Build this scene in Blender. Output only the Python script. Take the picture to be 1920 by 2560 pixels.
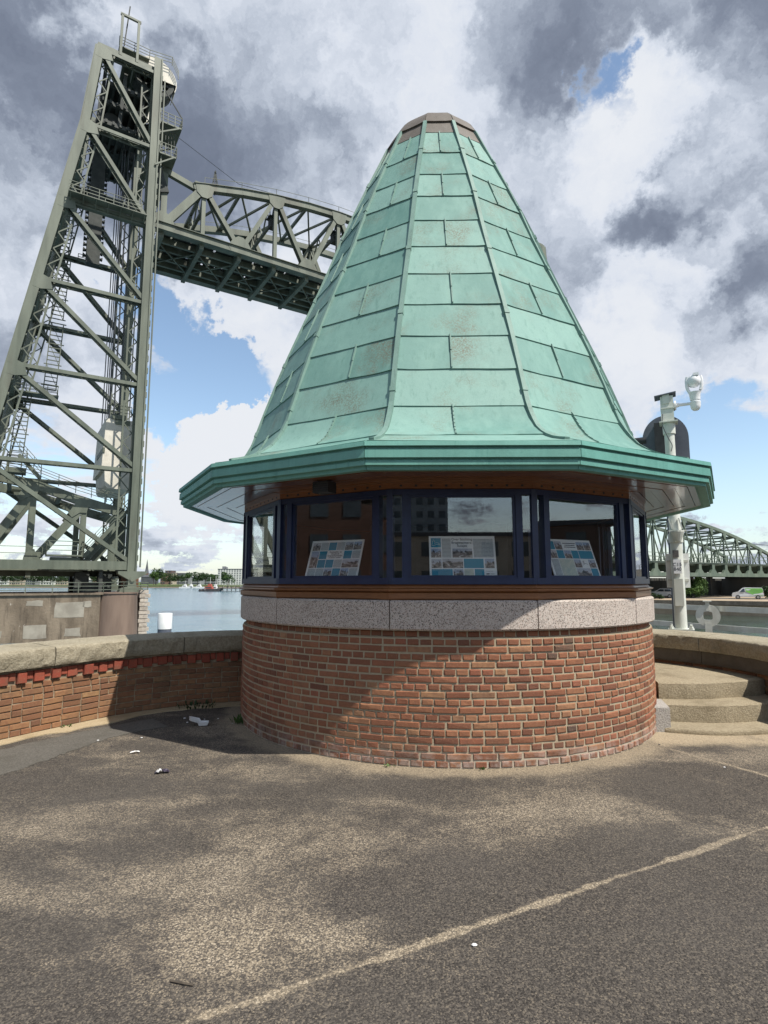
import bpy, bmesh, math, random
from mathutils import Vector, Matrix
random.seed(7)
S = bpy.context.scene
COL = S.collection
for o in list(bpy.data.objects):
    bpy.data.objects.remove(o, do_unlink=True)
R = math.radians
# ------------------------------------------------------------------ camera
cam_d = bpy.data.cameras.new('camera')
cam_d.sensor_fit = 'VERTICAL'
cam_d.sensor_height = 24.0
cam_d.lens = 24.0 * 1433.0 / 2560.0
cam_d.clip_start = 0.05
cam_d.clip_end = 12000
cam = bpy.data.objects.new('camera', cam_d)
COL.objects.link(cam)
cam.location = (0, 0, 1.6)
cam.rotation_euler = (math.pi / 2 + 0.1214, 0, 0)
S.camera = cam
S.render.resolution_x, S.render.resolution_y = 768, 1024
# ------------------------------------------------------------------ exposure
S.view_settings.view_transform = 'Standard'
S.view_settings.look = 'None'
S.view_settings.exposure = 0.3
S.view_settings.gamma = 1.0
S.cycles.max_bounces = 6
S.cycles.diffuse_bounces = 3
S.cycles.glossy_bounces = 3
S.cycles.transparent_max_bounces = 10
S.cycles.use_denoising = True
# ------------------------------------------------------------------ sun
SUN_AZ, SUN_EL = R(130.5), R(56.5)
sv = Vector((math.sin(SUN_AZ) * math.cos(SUN_EL), math.cos(SUN_AZ) * math.cos(SUN_EL), math.sin(SUN_EL)))
sun_d = bpy.data.lights.new('sun', 'SUN')
sun_d.energy = 5.0
sun_d.angle = R(0.5)
sun_d.color = (1.0, 0.95, 0.86)
sun = bpy.data.objects.new('sun', sun_d)
COL.objects.link(sun)
sun.rotation_euler = sv.to_track_quat('Z', 'Y').to_euler()
sun.location = (20, -20, 40)


# ------------------------------------------------------------------ node helper
class NT:
    def __init__(s, tree):
        s.t = tree
        s.t.nodes.clear()

    def n(s, typ, ins=None, **props):
        nd = s.t.nodes.new(typ)
        for k, v in props.items():
            setattr(nd, k, v)
        if ins:
            for k, v in ins.items():
                s.set(nd, k, v)
        return nd

    def set(s, nd, k, v):
        sock = nd.inputs[k]
        if isinstance(v, bpy.types.NodeSocket):
            s.t.links.new(v, sock)
        elif isinstance(v, bpy.types.Node):
            s.t.links.new(v.outputs[0], sock)
        elif isinstance(v, (tuple, list)) and len(v) == 3 and sock.type == 'RGBA':
            sock.default_value = (*v, 1)
        else:
            sock.default_value = v

    def m(s, op, a, b=None, c=None, clamp=False):
        nd = s.t.nodes.new('ShaderNodeMath')
        nd.operation = op
        nd.use_clamp = clamp
        for i, v in enumerate((a, b, c)):
            if v is not None:
                s.set(nd, i, v)
        return nd.outputs[0]

    def vm(s, op, a, b=None):
        nd = s.t.nodes.new('ShaderNodeVectorMath')
        nd.operation = op
        s.set(nd, 0, a)
        if b is not None:
            s.set(nd, 1, b)
        return nd.outputs['Value'] if op in ('DOT_PRODUCT', 'LENGTH', 'DISTANCE') else nd.outputs[0]

    def mix(s, f, a, b, mode='MIX'):
        nd = s.t.nodes.new('ShaderNodeMix')
        nd.data_type = 'RGBA'
        nd.blend_type = mode
        s.set(nd, 0, f)
        s.set(nd, 6, a)
        s.set(nd, 7, b)
        return nd.outputs[2]

    def noise(s, vec, scale, detail=3, rough=.55, dist=0.0, out='Fac', dim='3D'):
        nd = s.n('ShaderNodeTexNoise', {'Scale': scale, 'Detail': detail, 'Roughness': rough, 'Distortion': dist}, noise_dimensions=dim)
        if vec is not None:
            s.set(nd, 'Vector', vec)
        return nd.outputs[out]

    def smooth(s, v, a, b, x=0.0, y=1.0):
        nd = s.n('ShaderNodeMapRange', {'Value': v, 'From Min': a, 'From Max': b, 'To Min': x, 'To Max': y}, interpolation_type='SMOOTHSTEP')
        return nd.outputs[0]

    def ramp(s, f, stops, interp='LINEAR'):
        nd = s.t.nodes.new('ShaderNodeValToRGB')
        cr = nd.color_ramp
        cr.interpolation = interp
        while len(cr.elements) < len(stops):
            cr.elements.new(.5)
        for e, (p, c) in zip(cr.elements, stops):
            e.position = p
            e.color = (*c, 1)
        s.set(nd, 0, f)
        return nd.outputs[0]

    def mapping(s, vec, loc=(0, 0, 0), rot=(0, 0, 0), sc=(1, 1, 1)):
        return s.n('ShaderNodeMapping', {'Vector': vec, 'Location': loc, 'Rotation': rot, 'Scale': sc}).outputs[0]


# ------------------------------------------------------------------ sky
W = bpy.data.worlds.new('World')
S.world = W
W.use_nodes = True
W.cycles.sampling_method = 'MANUAL'
W.cycles.sample_map_resolution = 256


def px_dir(x, y):
    """direction of a point of the sky (degrees azimuth / elevation worked out from the view)"""
    a, b, f, p = x - 960, 1280 - y, 1433.0, .1214
    return Vector((a, f * math.cos(p) - b * math.sin(p), b * math.cos(p) + f * math.sin(p))).normalized()


def build_sky():
    t = NT(W.node_tree)
    g = t.n('ShaderNodeTexCoord').outputs['Generated']
    d = t.vm('NORMALIZE', g)
    sep = t.n('ShaderNodeSeparateXYZ', {0: d})
    z = t.m('MAXIMUM', sep.outputs[2], 0.0)
    zz = t.m('ADD', z, 0.10)
    px = t.m('DIVIDE', sep.outputs[0], zz)
    py = t.m('DIVIDE', sep.outputs[1], zz)
    p = t.n('ShaderNodeCombineXYZ', {0: px, 1: py, 2: 3.7}).outputs[0]
    wv = t.n('ShaderNodeTexNoise', {'Vector': p, 'Scale': 1.7, 'Detail': 3}).outputs['Color']
    w2 = t.vm('SUBTRACT', wv, (.5, .5, .5))
    p2 = t.vm('ADD', p, t.vm('MULTIPLY', w2, (.40, .40, .40)))
    n1 = t.noise(p2, 1.6, 9, .60)
    n2 = t.noise(p2, .55, 4, .5)
    # warped direction for the large cloud masses
    wd = t.vm('SUBTRACT', t.n('ShaderNodeTexNoise', {'Vector': d, 'Scale': 5.5, 'Detail': 8, 'Roughness': .62}).outputs['Color'], (.5, .5, .5))
    wf = t.vm('SUBTRACT', t.n('ShaderNodeTexNoise', {'Vector': d, 'Scale': 21.0, 'Detail': 6, 'Roughness': .65}).outputs['Color'], (.5, .5, .5))
    dw = t.vm('NORMALIZE', t.vm('ADD', t.vm('ADD', d, t.vm('MULTIPLY', wd, (.26, .26, .26))), t.vm('MULTIPLY', wf, (.10, .10, .10))))

    def blob(x, y, rad, amp):
        v = px_dir(x, y)
        c = t.vm('DOT_PRODUCT', dw, tuple(v))
        return t.m('MULTIPLY', t.smooth(c, math.cos(rad), 1.0), amp)

    cov = t.m('ADD', t.m('MULTIPLY', n1, .75), t.m('MULTIPLY', n2, .45))
    for b in BLOBS_COVER:
        cov = t.m('ADD', cov, blob(*b))
    # flat-based small cumulus in rows low over the horizon
    ds = t.vm('MULTIPLY', d, (1.0, 1.0, 3.2))
    n6 = t.noise(t.vm('ADD', ds, t.vm('MULTIPLY', wf, (.12, .12, .12))), 9.0, 6, .58)
    low = t.smooth(z, .02, .24, 1.0, 0.0)
    cov = t.m('ADD', cov, t.m('MULTIPLY', t.m('MULTIPLY', t.m('SUBTRACT', n6, .53), 1.9), low))
    mask = t.smooth(cov, .51, .68)
    # thickness -> grey undersides
    n3 = t.noise(t.vm('ADD', p2, (4.2, 1.7, 0)), 1.0, 8, .60)
    n4 = t.noise(t.vm('ADD', dw, (1.3, .2, .4)), 3.4, 7, .60)
    n5 = t.noise(t.vm('ADD', dw, (.3, .7, .1)), 11.0, 6, .62)
    th = t.m('ADD', t.m('ADD', t.m('MULTIPLY', n3, .55), t.m('MULTIPLY', n4, .55)), t.m('MULTIPLY', n5, .50))
    for b in BLOBS_DARK:
        th = t.m('ADD', th, blob(*b))
    n7 = t.noise(t.vm('ADD', ds, (2.0, .3, .15)), 10.0, 6, .6)
    th = t.m('ADD', th, t.m('MULTIPLY', t.m('MULTIPLY', t.m('SUBTRACT', n7, .46), 1.1), low))
    thick = t.smooth(th, .39, 1.27)
    ccol = t.ramp(thick, [(0.0, (5.8, 6.0, 6.35)), (.20, (5.0, 5.35, 6.0)), (.38, (3.8, 4.2, 4.9)), (.56, (2.55, 2.9, 3.55)), (.75, (1.65, 1.92, 2.5)), (1.0, (1.15, 1.36, 1.85))])
    sky = t.n('ShaderNodeTexSky', sky_type='NISHITA', sun_disc=False, sun_elevation=SUN_EL, sun_rotation=SUN_AZ,
              air_density=1.0, dust_density=.7, ozone_density=1.3)
    skyc = t.mix(1.0, sky.outputs[0], (1.55, 1.50, 1.38), 'MULTIPLY')
    # pale haze low over the horizon
    hz = t.smooth(z, 0.0, .20, .45, 0.0)
    skyc = t.mix(hz, skyc, (3.7, 4.6, 5.6))
    ccol = t.mix(t.smooth(z, 0.0, .12, .35, 0.0), ccol, (4.9, 5.4, 6.0))
    col = t.mix(mask, skyc, ccol)
    bg = t.n('ShaderNodeBackground', {'Color': col, 'Strength': .115})
    out = t.n('ShaderNodeOutputWorld')
    t.t.links.new(bg.outputs[0], out.inputs[0])


BLOBS_COVER = [
    (440, 880, .16, -.42), (600, 880, .12, -.30), (390, 700, .10, -.34), (560, 960, .08, -.22), (420, 1020, .08, -.25), (830, 500, .06, -.22), (700, 520, .04, -.12),
    (1490, 300, .07, -.24), (1510, 190, .06, -.20), (1470, 380, .05, -.14), (40, 730, .05, -.2), (420, 1260, .05, -.10), (90, 640, .04, -.1),
    (1880, 1080, .17, -.16), (1720, 1060, .12, -.18), (1850, 1230, .12, -.10), (640, 1150, .09, .40), (540, 1190, .11, .34), (705, 1020, .06, .34), (600, 1080, .05, .2),
    (300, 300, .55, .30), (1000, 200, .50, .25), (1750, 300, .42, .22), (1750, 700, .3, .22), (600, 790, .07, .26), (520, 760, .07, .22), (660, 720, .06, .2), (200, 900, .15, .12), (430, 1420, .14, .10), (1550, 1000, .14, .2), (760, 640, .14, .16)]
BLOBS_DARK = [
    (80, 170, .28, .24), (430, 340, .20, .14), (650, 370, .24, .16), (300, 70, .10, -.22), (200, 40, .08, -.14), (520, 120, .12, -.08), (820, 400, .14, .08), (250, 300, .22, .08), (1380, 70, .15, .24), (1860, 60, .14, .20), (1700, 480, .09, .18), (1640, 530, .07, .10), (1790, 770, .12, .24), (1880, 690, .09, .16), (1450, 620, .10, .08), (1560, 860, .10, -.10), (1640, 680, .08, -.12), (1760, 620, .07, -.08),
    (560, 1150, .18, -.34), (600, 800, .18, -.22), (1560, 330, .10, -.22), (1530, 250, .08, -.16), (1500, 460, .10, -.12), (340, 60, .14, -.10), (1780, 330, .10, -.16), (40, 560, .22, -.16), (900, 80, .28, -.06), (1000, 200, .25, -.03), (1800, 1000, .3, -.18), (350, 1250, .3, -.2), (700, 620, .12, -.1), (1130, 60, .14, -.1)]
build_sky()


# ------------------------------------------------------------------ mesh helper
ORG = {}


def org(o):
    return ORG.get(o.name, Vector((0, 0, 0))) if o is not None else Vector((0, 0, 0))


class MB:
    def __init__(s):
        s.v, s.f, s.mi = [], [], []
        s.cur = 0

    def add(s, vs, fs):
        k = len(s.v)
        s.v += [tuple(v) for v in vs]
        s.f += [tuple(i + k for i in f) for f in fs]
        s.mi += [s.cur] * len(fs)
        return s

    def frame(s, c, ax, ay, az, sx, sy, sz):
        c, ax, ay, az = Vector(c), Vector(ax), Vector(ay), Vector(az)
        vs = [c + ax * (sx / 2 * i) + ay * (sy / 2 * j) + az * (sz / 2 * k) for i in (-1, 1) for j in (-1, 1) for k in (-1, 1)]
        return s.add(vs, [(0, 1, 3, 2), (4, 6, 7, 5), (0, 4, 5, 1), (2, 3, 7, 6), (0, 2, 6, 4), (1, 5, 7, 3)])

    def box(s, x0, x1, y0, y1, z0, z1):
        return s.frame(((x0 + x1) / 2, (y0 + y1) / 2, (z0 + z1) / 2), (1, 0, 0), (0, 1, 0), (0, 0, 1), x1 - x0, y1 - y0, z1 - z0)

    def rbox(s, c, sx, sy, sz, rz=0.0):
        return s.frame(c, (math.cos(rz), math.sin(rz), 0), (-math.sin(rz), math.cos(rz), 0), (0, 0, 1), sx, sy, sz)

    def bar(s, a, b, w, h, up=(0, 0, 1)):
        """beam a->b; h measured along 'up' (made square to the beam), w across"""
        a, b = Vector(a), Vector(b)
        d = (b - a)
        L = d.length
        if L < 1e-6:
            return s
        d = d / L
        u = Vector(up)
        u = u - d * u.dot(d)
        if u.length < 1e-4:
            u = Vector((1, 0, 0)) - d * d.x
        u.normalize()
        x = d.cross(u)
        return s.frame((a + b) / 2, d, x, u, L, w, h)

    def tube(s, pts, r, n=8, cap=True):
        pts = [Vector(p) for p in pts]
        rs = r if isinstance(r, (list, tuple)) else [r] * len(pts)
        rings = []
        for i, p in enumerate(pts):
            d = (pts[min(i + 1, len(pts) - 1)] - pts[max(i - 1, 0)]).normalized()
            u = Vector((0, 0, 1)) if abs(d.z) < .9 else Vector((1, 0, 0))
            x = d.cross(u).normalized()
            y = d.cross(x).normalized()
            rings.append([p + (x * math.cos(2 * math.pi * j / n) + y * math.sin(2 * math.pi * j / n)) * rs[i] for j in range(n)])
        vs = [v for rg in rings for v in rg]
        fs = []
        for i in range(len(pts) - 1):
            for j in range(n):
                a, b = i * n + j, i * n + (j + 1) % n
                fs.append((a, a + n, b + n, b))
        if cap:
            fs.append(tuple(range(n)))
            fs.append(tuple((len(pts) - 1) * n + j for j in reversed(range(n))))
        return s.add(vs, fs)

    def lathe(s, c, prof, n=24, a0=0.0, a1=2 * math.pi, ax=None):
        """prof: list of (r, z) around vertical axis through c"""
        c = Vector(c)
        full = abs(a1 - a0 - 2 * math.pi) < 1e-6
        m = n if full else n + 1
        vs = []
        for r_, z_ in prof:
            for j in range(m):
                a = a0 + (a1 - a0) * j / n
                vs.append(c + Vector((r_ * math.sin(a), r_ * math.cos(a), z_)))
        fs = []
        for i in range(len(prof) - 1):
            for j in range(n):
                k = (j + 1) % m
                fs.append((i * m + j, (i + 1) * m + j, (i + 1) * m + k, i * m + k))
        return s.add(vs, fs)

    def prism(s, poly, o, ax, ay, az, depth):
        """2-D polygon (u,v) placed at o with axes ax, ay, pushed along az by depth"""
        o, ax, ay, az = Vector(o), Vector(ax), Vector(ay), Vector(az)
        n = len(poly)
        vs = [o + ax * u + ay * v for u, v in poly] + [o + ax * u + ay * v + az * depth for u, v in poly]
        fs = [tuple(reversed(range(n))), tuple(range(n, 2 * n))] + [(i, (i + 1) % n, n + (i + 1) % n, n + i) for i in range(n)]
        return s.add(vs, fs)

    def sphere(s, c, r, n=12, m=8, sc=(1, 1, 1)):
        c = Vector(c)
        vs = [c + Vector((0, 0, r * sc[2]))]
        for i in range(1, m):
            a = math.pi * i / m
            for j in range(n):
                b = 2 * math.pi * j / n
                vs.append(c + Vector((r * sc[0] * math.sin(a) * math.cos(b), r * sc[1] * math.sin(a) * math.sin(b), r * sc[2] * math.cos(a))))
        vs.append(c - Vector((0, 0, r * sc[2])))
        fs = [(0, 1 + j, 1 + (j + 1) % n) for j in range(n)]
        for i in range(m - 2):
            for j in range(n):
                a, b = 1 + i * n + j, 1 + i * n + (j + 1) % n
                fs.append((a, a + n, b + n, b))
        k = len(vs) - 1
        fs += [(k, 1 + (m - 2) * n + (j + 1) % n, 1 + (m - 2) * n + j) for j in range(n)]
        return s.add(vs, fs)

    def mesh(s, name, mats, off=Vector((0, 0, 0)), smooth=False):
        me = bpy.data.meshes.new(name)
        me.from_pydata([(v[0] - off[0], v[1] - off[1], v[2] - off[2]) for v in s.v], [], s.f)
        mats = mats if isinstance(mats, (list, tuple)) else [mats]
        for m_ in mats:
            me.materials.append(m_)
        if len(mats) > 1:
            me.polygons.foreach_set('material_index', s.mi)
        bm = bmesh.new()
        bm.from_mesh(me)
        bmesh.ops.recalc_face_normals(bm, faces=bm.faces)
        bm.to_mesh(me)
        bm.free()
        if smooth:
            me.polygons.foreach_set('use_smooth', [True] * len(me.polygons))
            if smooth != True:
                try:
                    me.set_sharp_from_angle(angle=R(smooth))
                except Exception:
                    pass
        me.update()
        return me

    def build(s, name, mats, parent=None, smooth=False, org_at=None):
        off = Vector(org_at) if org_at is not None else org(parent)
        o = bpy.data.objects.new(name, s.mesh(name, mats, off, smooth))
        COL.objects.link(o)
        if parent is not None:
            o.parent = parent
            ORG[o.name] = org(parent)
        elif org_at is not None:
            o.location = off
            ORG[o.name] = off
        return o


def tag(o, label=None, cat=None, group=None, kind=None):
    if label:
        o['label'] = label
    if cat:
        o['category'] = cat
    if group:
        o['group'] = group
    if kind:
        o['kind'] = kind
    return o


def thing(name, label, cat, loc, group=None):
    o = bpy.data.objects.new(name, None)
    o.empty_display_size = .2
    COL.objects.link(o)
    o.location = loc
    ORG[o.name] = Vector(loc)
    return tag(o, label, cat, group)


def inst(me, name, parent, loc, rot=(0, 0, 0), scale=(1, 1, 1)):
    """one object sharing mesh data, at a world place"""
    o = bpy.data.objects.new(name, me)
    COL.objects.link(o)
    if parent is not None:
        o.parent = parent
        loc = Vector(loc) - org(parent)
    o.location = loc
    o.rotation_euler = rot
    o.scale = scale
    return o


def catmull(P, n=12):
    P = [Vector(p) for p in P]
    out = []
    for i in range(len(P) - 1):
        p0, p1, p2, p3 = P[max(i - 1, 0)], P[i], P[i + 1], P[min(i + 2, len(P) - 1)]
        for k in range(n):
            t = k / n
            out.append(.5 * ((2 * p1) + (p2 - p0) * t + (2 * p0 - 5 * p1 + 4 * p2 - p3) * t * t + (3 * p1 - p0 - 3 * p2 + p3) * t ** 3))
    out.append(P[-1])
    return out


class Path:
    """arc-length parametrised plan curve; left normal = 90 degrees anticlockwise"""
    def __init__(s, P, n=14):
        s.p = [Vector((q[0], q[1], 0)) for q in catmull([(a, b, 0) for a, b in P], n)]
        s.l = [0]
        for a, b in zip(s.p, s.p[1:]):
            s.l.append(s.l[-1] + (b - a).length)
        s.L = s.l[-1]

    def at(s, u):
        u = min(max(u, 0), s.L - 1e-6)
        for i in range(len(s.l) - 1):
            if s.l[i + 1] >= u:
                break
        f = (u - s.l[i]) / (s.l[i + 1] - s.l[i])
        p = s.p[i].lerp(s.p[i + 1], f)
        # smoothed tangent
        a = s.p[max(i - 1, 0)]
        b = s.p[min(i + 2, len(s.p) - 1)]
        d = (b - a).normalized()
        return p, d, Vector((-d.y, d.x, 0))
# ------------------------------------------------------------------ materials
def mat(name):
    m = bpy.data.materials.new(name)
    m.use_nodes = True
    t = NT(m.node_tree)
    return m, t


def finish(t, base, rough=.7, bump=None, bstr=.3, bdist=.01, metal=0.0, spec=.5, coat=0.0, extra=None):
    ins = {'Base Color': base, 'Roughness': rough, 'Metallic': metal, 'Specular IOR Level': spec}
    if coat:
        ins['Coat Weight'] = coat
        ins['Coat Roughness'] = .08
    if extra:
        ins.update(extra)
    b = t.n('ShaderNodeBsdfPrincipled', ins)
    if bump is not None:
        bn = t.n('ShaderNodeBump', {'Height': bump, 'Strength': bstr, 'Distance': bdist})
        t.t.links.new(bn.outputs[0], b.inputs['Normal'])
    o = t.n('ShaderNodeOutputMaterial')
    t.t.links.new(b.outputs[0], o.inputs[0])
    return b


def pos(t):
    return t.n('ShaderNodeNewGeometry').outputs['Position']


def simple(name, c1, c2, scale=4.0, rough=.7, bscale=None, bstr=.2, metal=0.0, coat=0.0, spec=.5, streak=False, dirt=None):
    m, t = mat(name)
    p = pos(t)
    q = t.mapping(p, sc=(1, 1, .18)) if streak else p
    f = t.smooth(t.noise(q, scale, 5, .6), .32, .68)
    c = t.mix(f, c1, c2)
    if dirt:
        c = t.mix(t.m('MULTIPLY', t.smooth(t.noise(t.mapping(p, sc=(1, 1, .25)), scale * .6, 6, .65), .5, .75), dirt[1]), c, dirt[0])
    b = t.noise(p, bscale, 4, .6) if bscale else None
    finish(t, c, rough, b, bstr, metal=metal, coat=coat, spec=spec)
    return m


def brick_mat(name, islands, ramp, white=False, moss=False):
    m, t = mat(name)
    if islands:
        rnd = t.n('ShaderNodeNewGeometry').outputs['Random Per Island']
    else:
        rnd = t.n('ShaderNodeObjectInfo').outputs['Random']
    p = pos(t)
    c = t.ramp(rnd, ramp)
    n = t.noise(p, 22, 5, .65)
    c = t.mix(t.smooth(n, .35, .75, 0, .55), c, (.16, .075, .05))
    n2 = t.noise(p, 90, 3, .6)
    c = t.mix(t.smooth(n2, .56, .72, 0, .4), c, (.38, .23, .125))
    if moss:
        c = t.mix(t.smooth(t.noise(p, 2.6, 4, .6), .5, .72, 0, .55), c, (.12, .085, .055))
    if white:
        z = t.n('ShaderNodeSeparateXYZ', {0: p}).outputs[2]
        k = t.m('MULTIPLY', t.smooth(z, .02, .21, 1, 0), t.smooth(t.noise(p, 9, 5, .7), .38, .62))
        c = t.mix(t.m('MULTIPLY', k, .45), c, (.46, .43, .40))
    if white:
        gr = t.m('MULTIPLY', t.smooth(z, .05, .42, 1, 0), t.smooth(t.noise(t.mapping(p, sc=(1, 1, .5)), 3.2, 6, .68), .40, .66))
        c = t.mix(t.m('MULTIPLY', gr, .6), c, (.085, .062, .045))
        c = t.mix(t.smooth(t.noise(t.mapping(p, sc=(1, 1, .22)), 2.1, 6, .66), .50, .76, 0, .45), c, (.12, .075, .05))
    bh = t.m('ADD', t.noise(p, 60, 4, .65), t.m('MULTIPLY', t.noise(p, 14, 3), .8))
    finish(t, c, .9, bh, .40, .006, spec=.25)
    return m


RAMP_A = [(0, (.145, .062, .040)), (.18, (.225, .088, .050)), (.38, (.285, .122, .066)), (.55, (.205, .084, .049)), (.72, (.31, .148, .080)), (.88, (.265, .097, .058)), (.96, (.32, .175, .095)), (1, (.09, .062, .05))]
RAMP_B = [(0, (.15, .080, .048)), (.3, (.24, .115, .060)), (.6, (.29, .155, .078)), (.8, (.19, .095, .055)), (1, (.32, .19, .095))]
M = {}
M['brick'] = brick_mat('drum brick', False, RAMP_A, white=True)
M['brick_far'] = brick_mat('drum brick rest', True, RAMP_A, white=True)
M['wbrick'] = brick_mat('parapet brick', False, RAMP_B, moss=True)
M['red_brick'] = brick_mat('red dentil brick', False, [(0, (.24, .052, .034)), (.5, (.33, .075, .046)), (1, (.19, .045, .03))], moss=True)


def m_mortar():
    m, t = mat('mortar')
    p = pos(t)
    c = t.mix(t.noise(p, 25, 5, .65), (.29, .235, .16), (.45, .375, .265))
    z = t.n('ShaderNodeSeparateXYZ', {0: p}).outputs[2]
    c = t.mix(t.smooth(z, .0, .2, .35, 0), c, (.52, .49, .45))
    finish(t, c, .95, t.noise(p, 120, 3), .5, .006, spec=.2)
    return m


M['mortar'] = m_mortar()
M['wmortar'] = simple('old mortar', (.21, .165, .115), (.36, .29, .20), 16, .95, 90, .5, spec=.2)


def m_copper(name, base_a, base_b, stain, amount, rnd=True, wash=(.235, .395, .340), pit=(.085, .195, .165)):
    m, t = mat(name)
    p = pos(t)
    oi = t.n('ShaderNodeObjectInfo').outputs['Random']
    c = t.mix(oi if rnd else t.noise(p, 2.0, 3), base_a, base_b)
    # vertical wash of lighter patina
    c = t.mix(t.smooth(t.noise(t.mapping(p, sc=(1, 1, .25)), 5.5, 6, .65), .38, .7, 0, .42), c, wash)
    run = t.noise(t.mapping(p, sc=(7, 7, .45)), 2.2, 6, .7)
    c = t.mix(t.smooth(run, .52, .74, 0, .55), c, pit)
    fine = t.noise(p, 150, 3, .7)
    c = t.mix(t.smooth(fine, .5, .66, 0, .38), c, pit)
    sh = t.vm('ADD', p, t.n('ShaderNodeCombineXYZ', {0: t.m('MULTIPLY', oi, 30.0), 1: 0, 2: 0}).outputs[0])
    st = t.m('MULTIPLY', t.smooth(t.noise(sh, 1.5, 4, .6), .50, .74), t.smooth(t.noise(p, 55, 4, .75), .38, .62))
    c = t.mix(t.m('MULTIPLY', st, amount), c, stain)
    finish(t, c, .62, t.m('ADD', t.noise(p, 3.2, 3), t.m('MULTIPLY', fine, .10)), .35, .02, spec=.35)
    return m


M['copper'] = m_copper('verdigris copper', (.108, .232, .204), (.205, .345, .305), (.135, .118, .082), .9)
M['copper_seam'] = m_copper('verdigris ridge', (.135, .235, .200), (.19, .30, .26), (.08, .11, .095), .8, False, (.24, .35, .31), (.075, .14, .12))
M['fascia'] = m_copper('fascia copper', (.105, .275, .235), (.150, .335, .285), (.03, .12, .10), .5, True, (.17, .42, .36), (.045, .19, .16))
M['cap'] = m_copper('cap copper', (.105, .085, .070), (.15, .135, .115), (.07, .05, .04), .6, False, (.19, .175, .155), (.07, .055, .045))


def m_granite():
    m, t = mat('pink granite')
    p = pos(t)
    v = t.n('ShaderNodeTexVoronoi', {'Vector': p, 'Scale': 150.0})
    h = t.n('ShaderNodeSeparateColor', {0: v.outputs['Color']})
    c = t.ramp(h.outputs[0], [(0, (.10, .085, .075)), (.17, (.17, .14, .125)), (.23, (.42, .355, .31)), (.62, (.50, .44, .39)), (.85, (.57, .52, .475)), (1, (.42, .30, .25))], 'LINEAR')
    c = t.mix(t.smooth(t.noise(p, 3, 4), .4, .75, 0, .3), c, (.30, .25, .21))
    finish(t, c, .8, t.noise(p, 130, 3), .3, .006, spec=.3)
    return m


M['granite'] = m_granite()


def m_rough_stone(name, a, b, dark, s=38.0, bs=.8):
    m, t = mat(name)
    p = pos(t)
    n = t.noise(p, s, 5, .7)
    c = t.mix(t.smooth(n, .3, .7), a, b)
    c = t.mix(t.smooth(t.noise(p, 130, 3, .7), .55, .72, 0, .7), c, dark)
    c = t.mix(t.smooth(t.noise(p, 1.8, 5, .65), .48, .72, 0, .55), c, (dark[0] * 1.4, dark[1] * 1.4, dark[2] * 1.3))
    finish(t, c, .95, t.m('ADD', n, t.m('MULTIPLY', t.noise(p, 90, 4, .7), .5)), bs, .02, spec=.2)
    return m


M['coping'] = m_rough_stone('weathered coping stone', (.27, .235, .168), (.41, .365, .275), (.10, .085, .058))
M['step'] = m_rough_stone('step stone', (.28, .232, .158), (.42, .355, .25), (.11, .088, .058), 45)
M['block'] = m_rough_stone('pale block stone', (.30, .28, .26), (.52, .49, .45), (.15, .135, .12), 60)


def m_wood(name, a, b, coat, rough=.4):
    m, t = mat(name)
    p = pos(t)
    oi = t.n('ShaderNodeObjectInfo').outputs['Random']
    n = t.noise(t.mapping(p, sc=(1, 1, 9)), 7, 6, .65, 1.2)
    c = t.mix(t.smooth(n, .3, .72), a, b)
    c = t.mix(t.m('MULTIPLY', oi, .3), c, (b[0] * 1.25, b[1] * 1.2, b[2] * 1.1))
    finish(t, c, rough, n, .08, .004, coat=coat, spec=.5)
    return m


M['wood'] = m_wood('varnished wood', (.135, .048, .014), (.225, .09, .028), .3, .45)
M['soffit'] = m_wood('soffit wood', (.13, .05, .017), (.21, .09, .035), .8, .3)
M['navy'] = simple('navy paint', (.006, .013, .052), (.010, .021, .072), 6, .42, 40, .05, spec=.5)
M['black'] = simple('black metal', (.012, .013, .015), (.025, .026, .03), 8, .5, 40, .1)
M['dark_board'] = simple('grey back board', (.075, .085, .11), (.115, .125, .155), 3, .5, 30, .05)
M['white'] = simple('white paint', (.70, .71, .69), (.80, .80, .78), 5, .45, 40, .08, dirt=((.42, .40, .34), .5))
M['white_clean'] = simple('white plastic', (.74, .75, .77), (.80, .81, .82), 9, .35)
M['pole'] = simple('pole paint', (.50, .52, .465), (.62, .63, .58), 3, .5, 60, .1, dirt=((.30, .32, .21), .65))
M['rail'] = simple('rail paint', (.52, .52, .465), (.64, .64, .58), 4, .55, 60, .12, dirt=((.30, .27, .20), .5))
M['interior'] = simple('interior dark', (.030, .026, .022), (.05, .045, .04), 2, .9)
M['tower'] = simple('green grey steel', (.082, .097, .072), (.138, .155, .118), .8, .6, 9, .12, streak=True, dirt=((.065, .052, .036), .6))
M['tower_dark'] = simple('old steel', (.030, .036, .033), (.055, .06, .055), 1.2, .75, 9, .15)
M['concrete_cw'] = simple('counterweight concrete', (.58, .55, .48), (.70, .66, .57), 1.2, .85, 12, .2, dirt=((.33, .31, .26), .5))
M['rope'] = simple('steel rope', (.05, .055, .06), (.09, .095, .10), 5, .6)
M['asphalt_strip'] = m_rough_stone('grey asphalt', (.085, .078, .068), (.15, .138, .12), (.05, .046, .04), 60, .5)
M['sand'] = m_rough_stone('sand', (.36, .28, .17), (.48, .39, .26), (.20, .15, .09), 70, .5)
M['paper'] = simple('litter white', (.62, .61, .60), (.72, .71, .70), 20, .7)
M['packet'] = simple('packet dark', (.03, .022, .04), (.05, .04, .06), 20, .35)
M['sticker_dark'] = simple('dark sticker', (.06, .06, .065), (.13, .12, .11), 60, .5)


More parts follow.
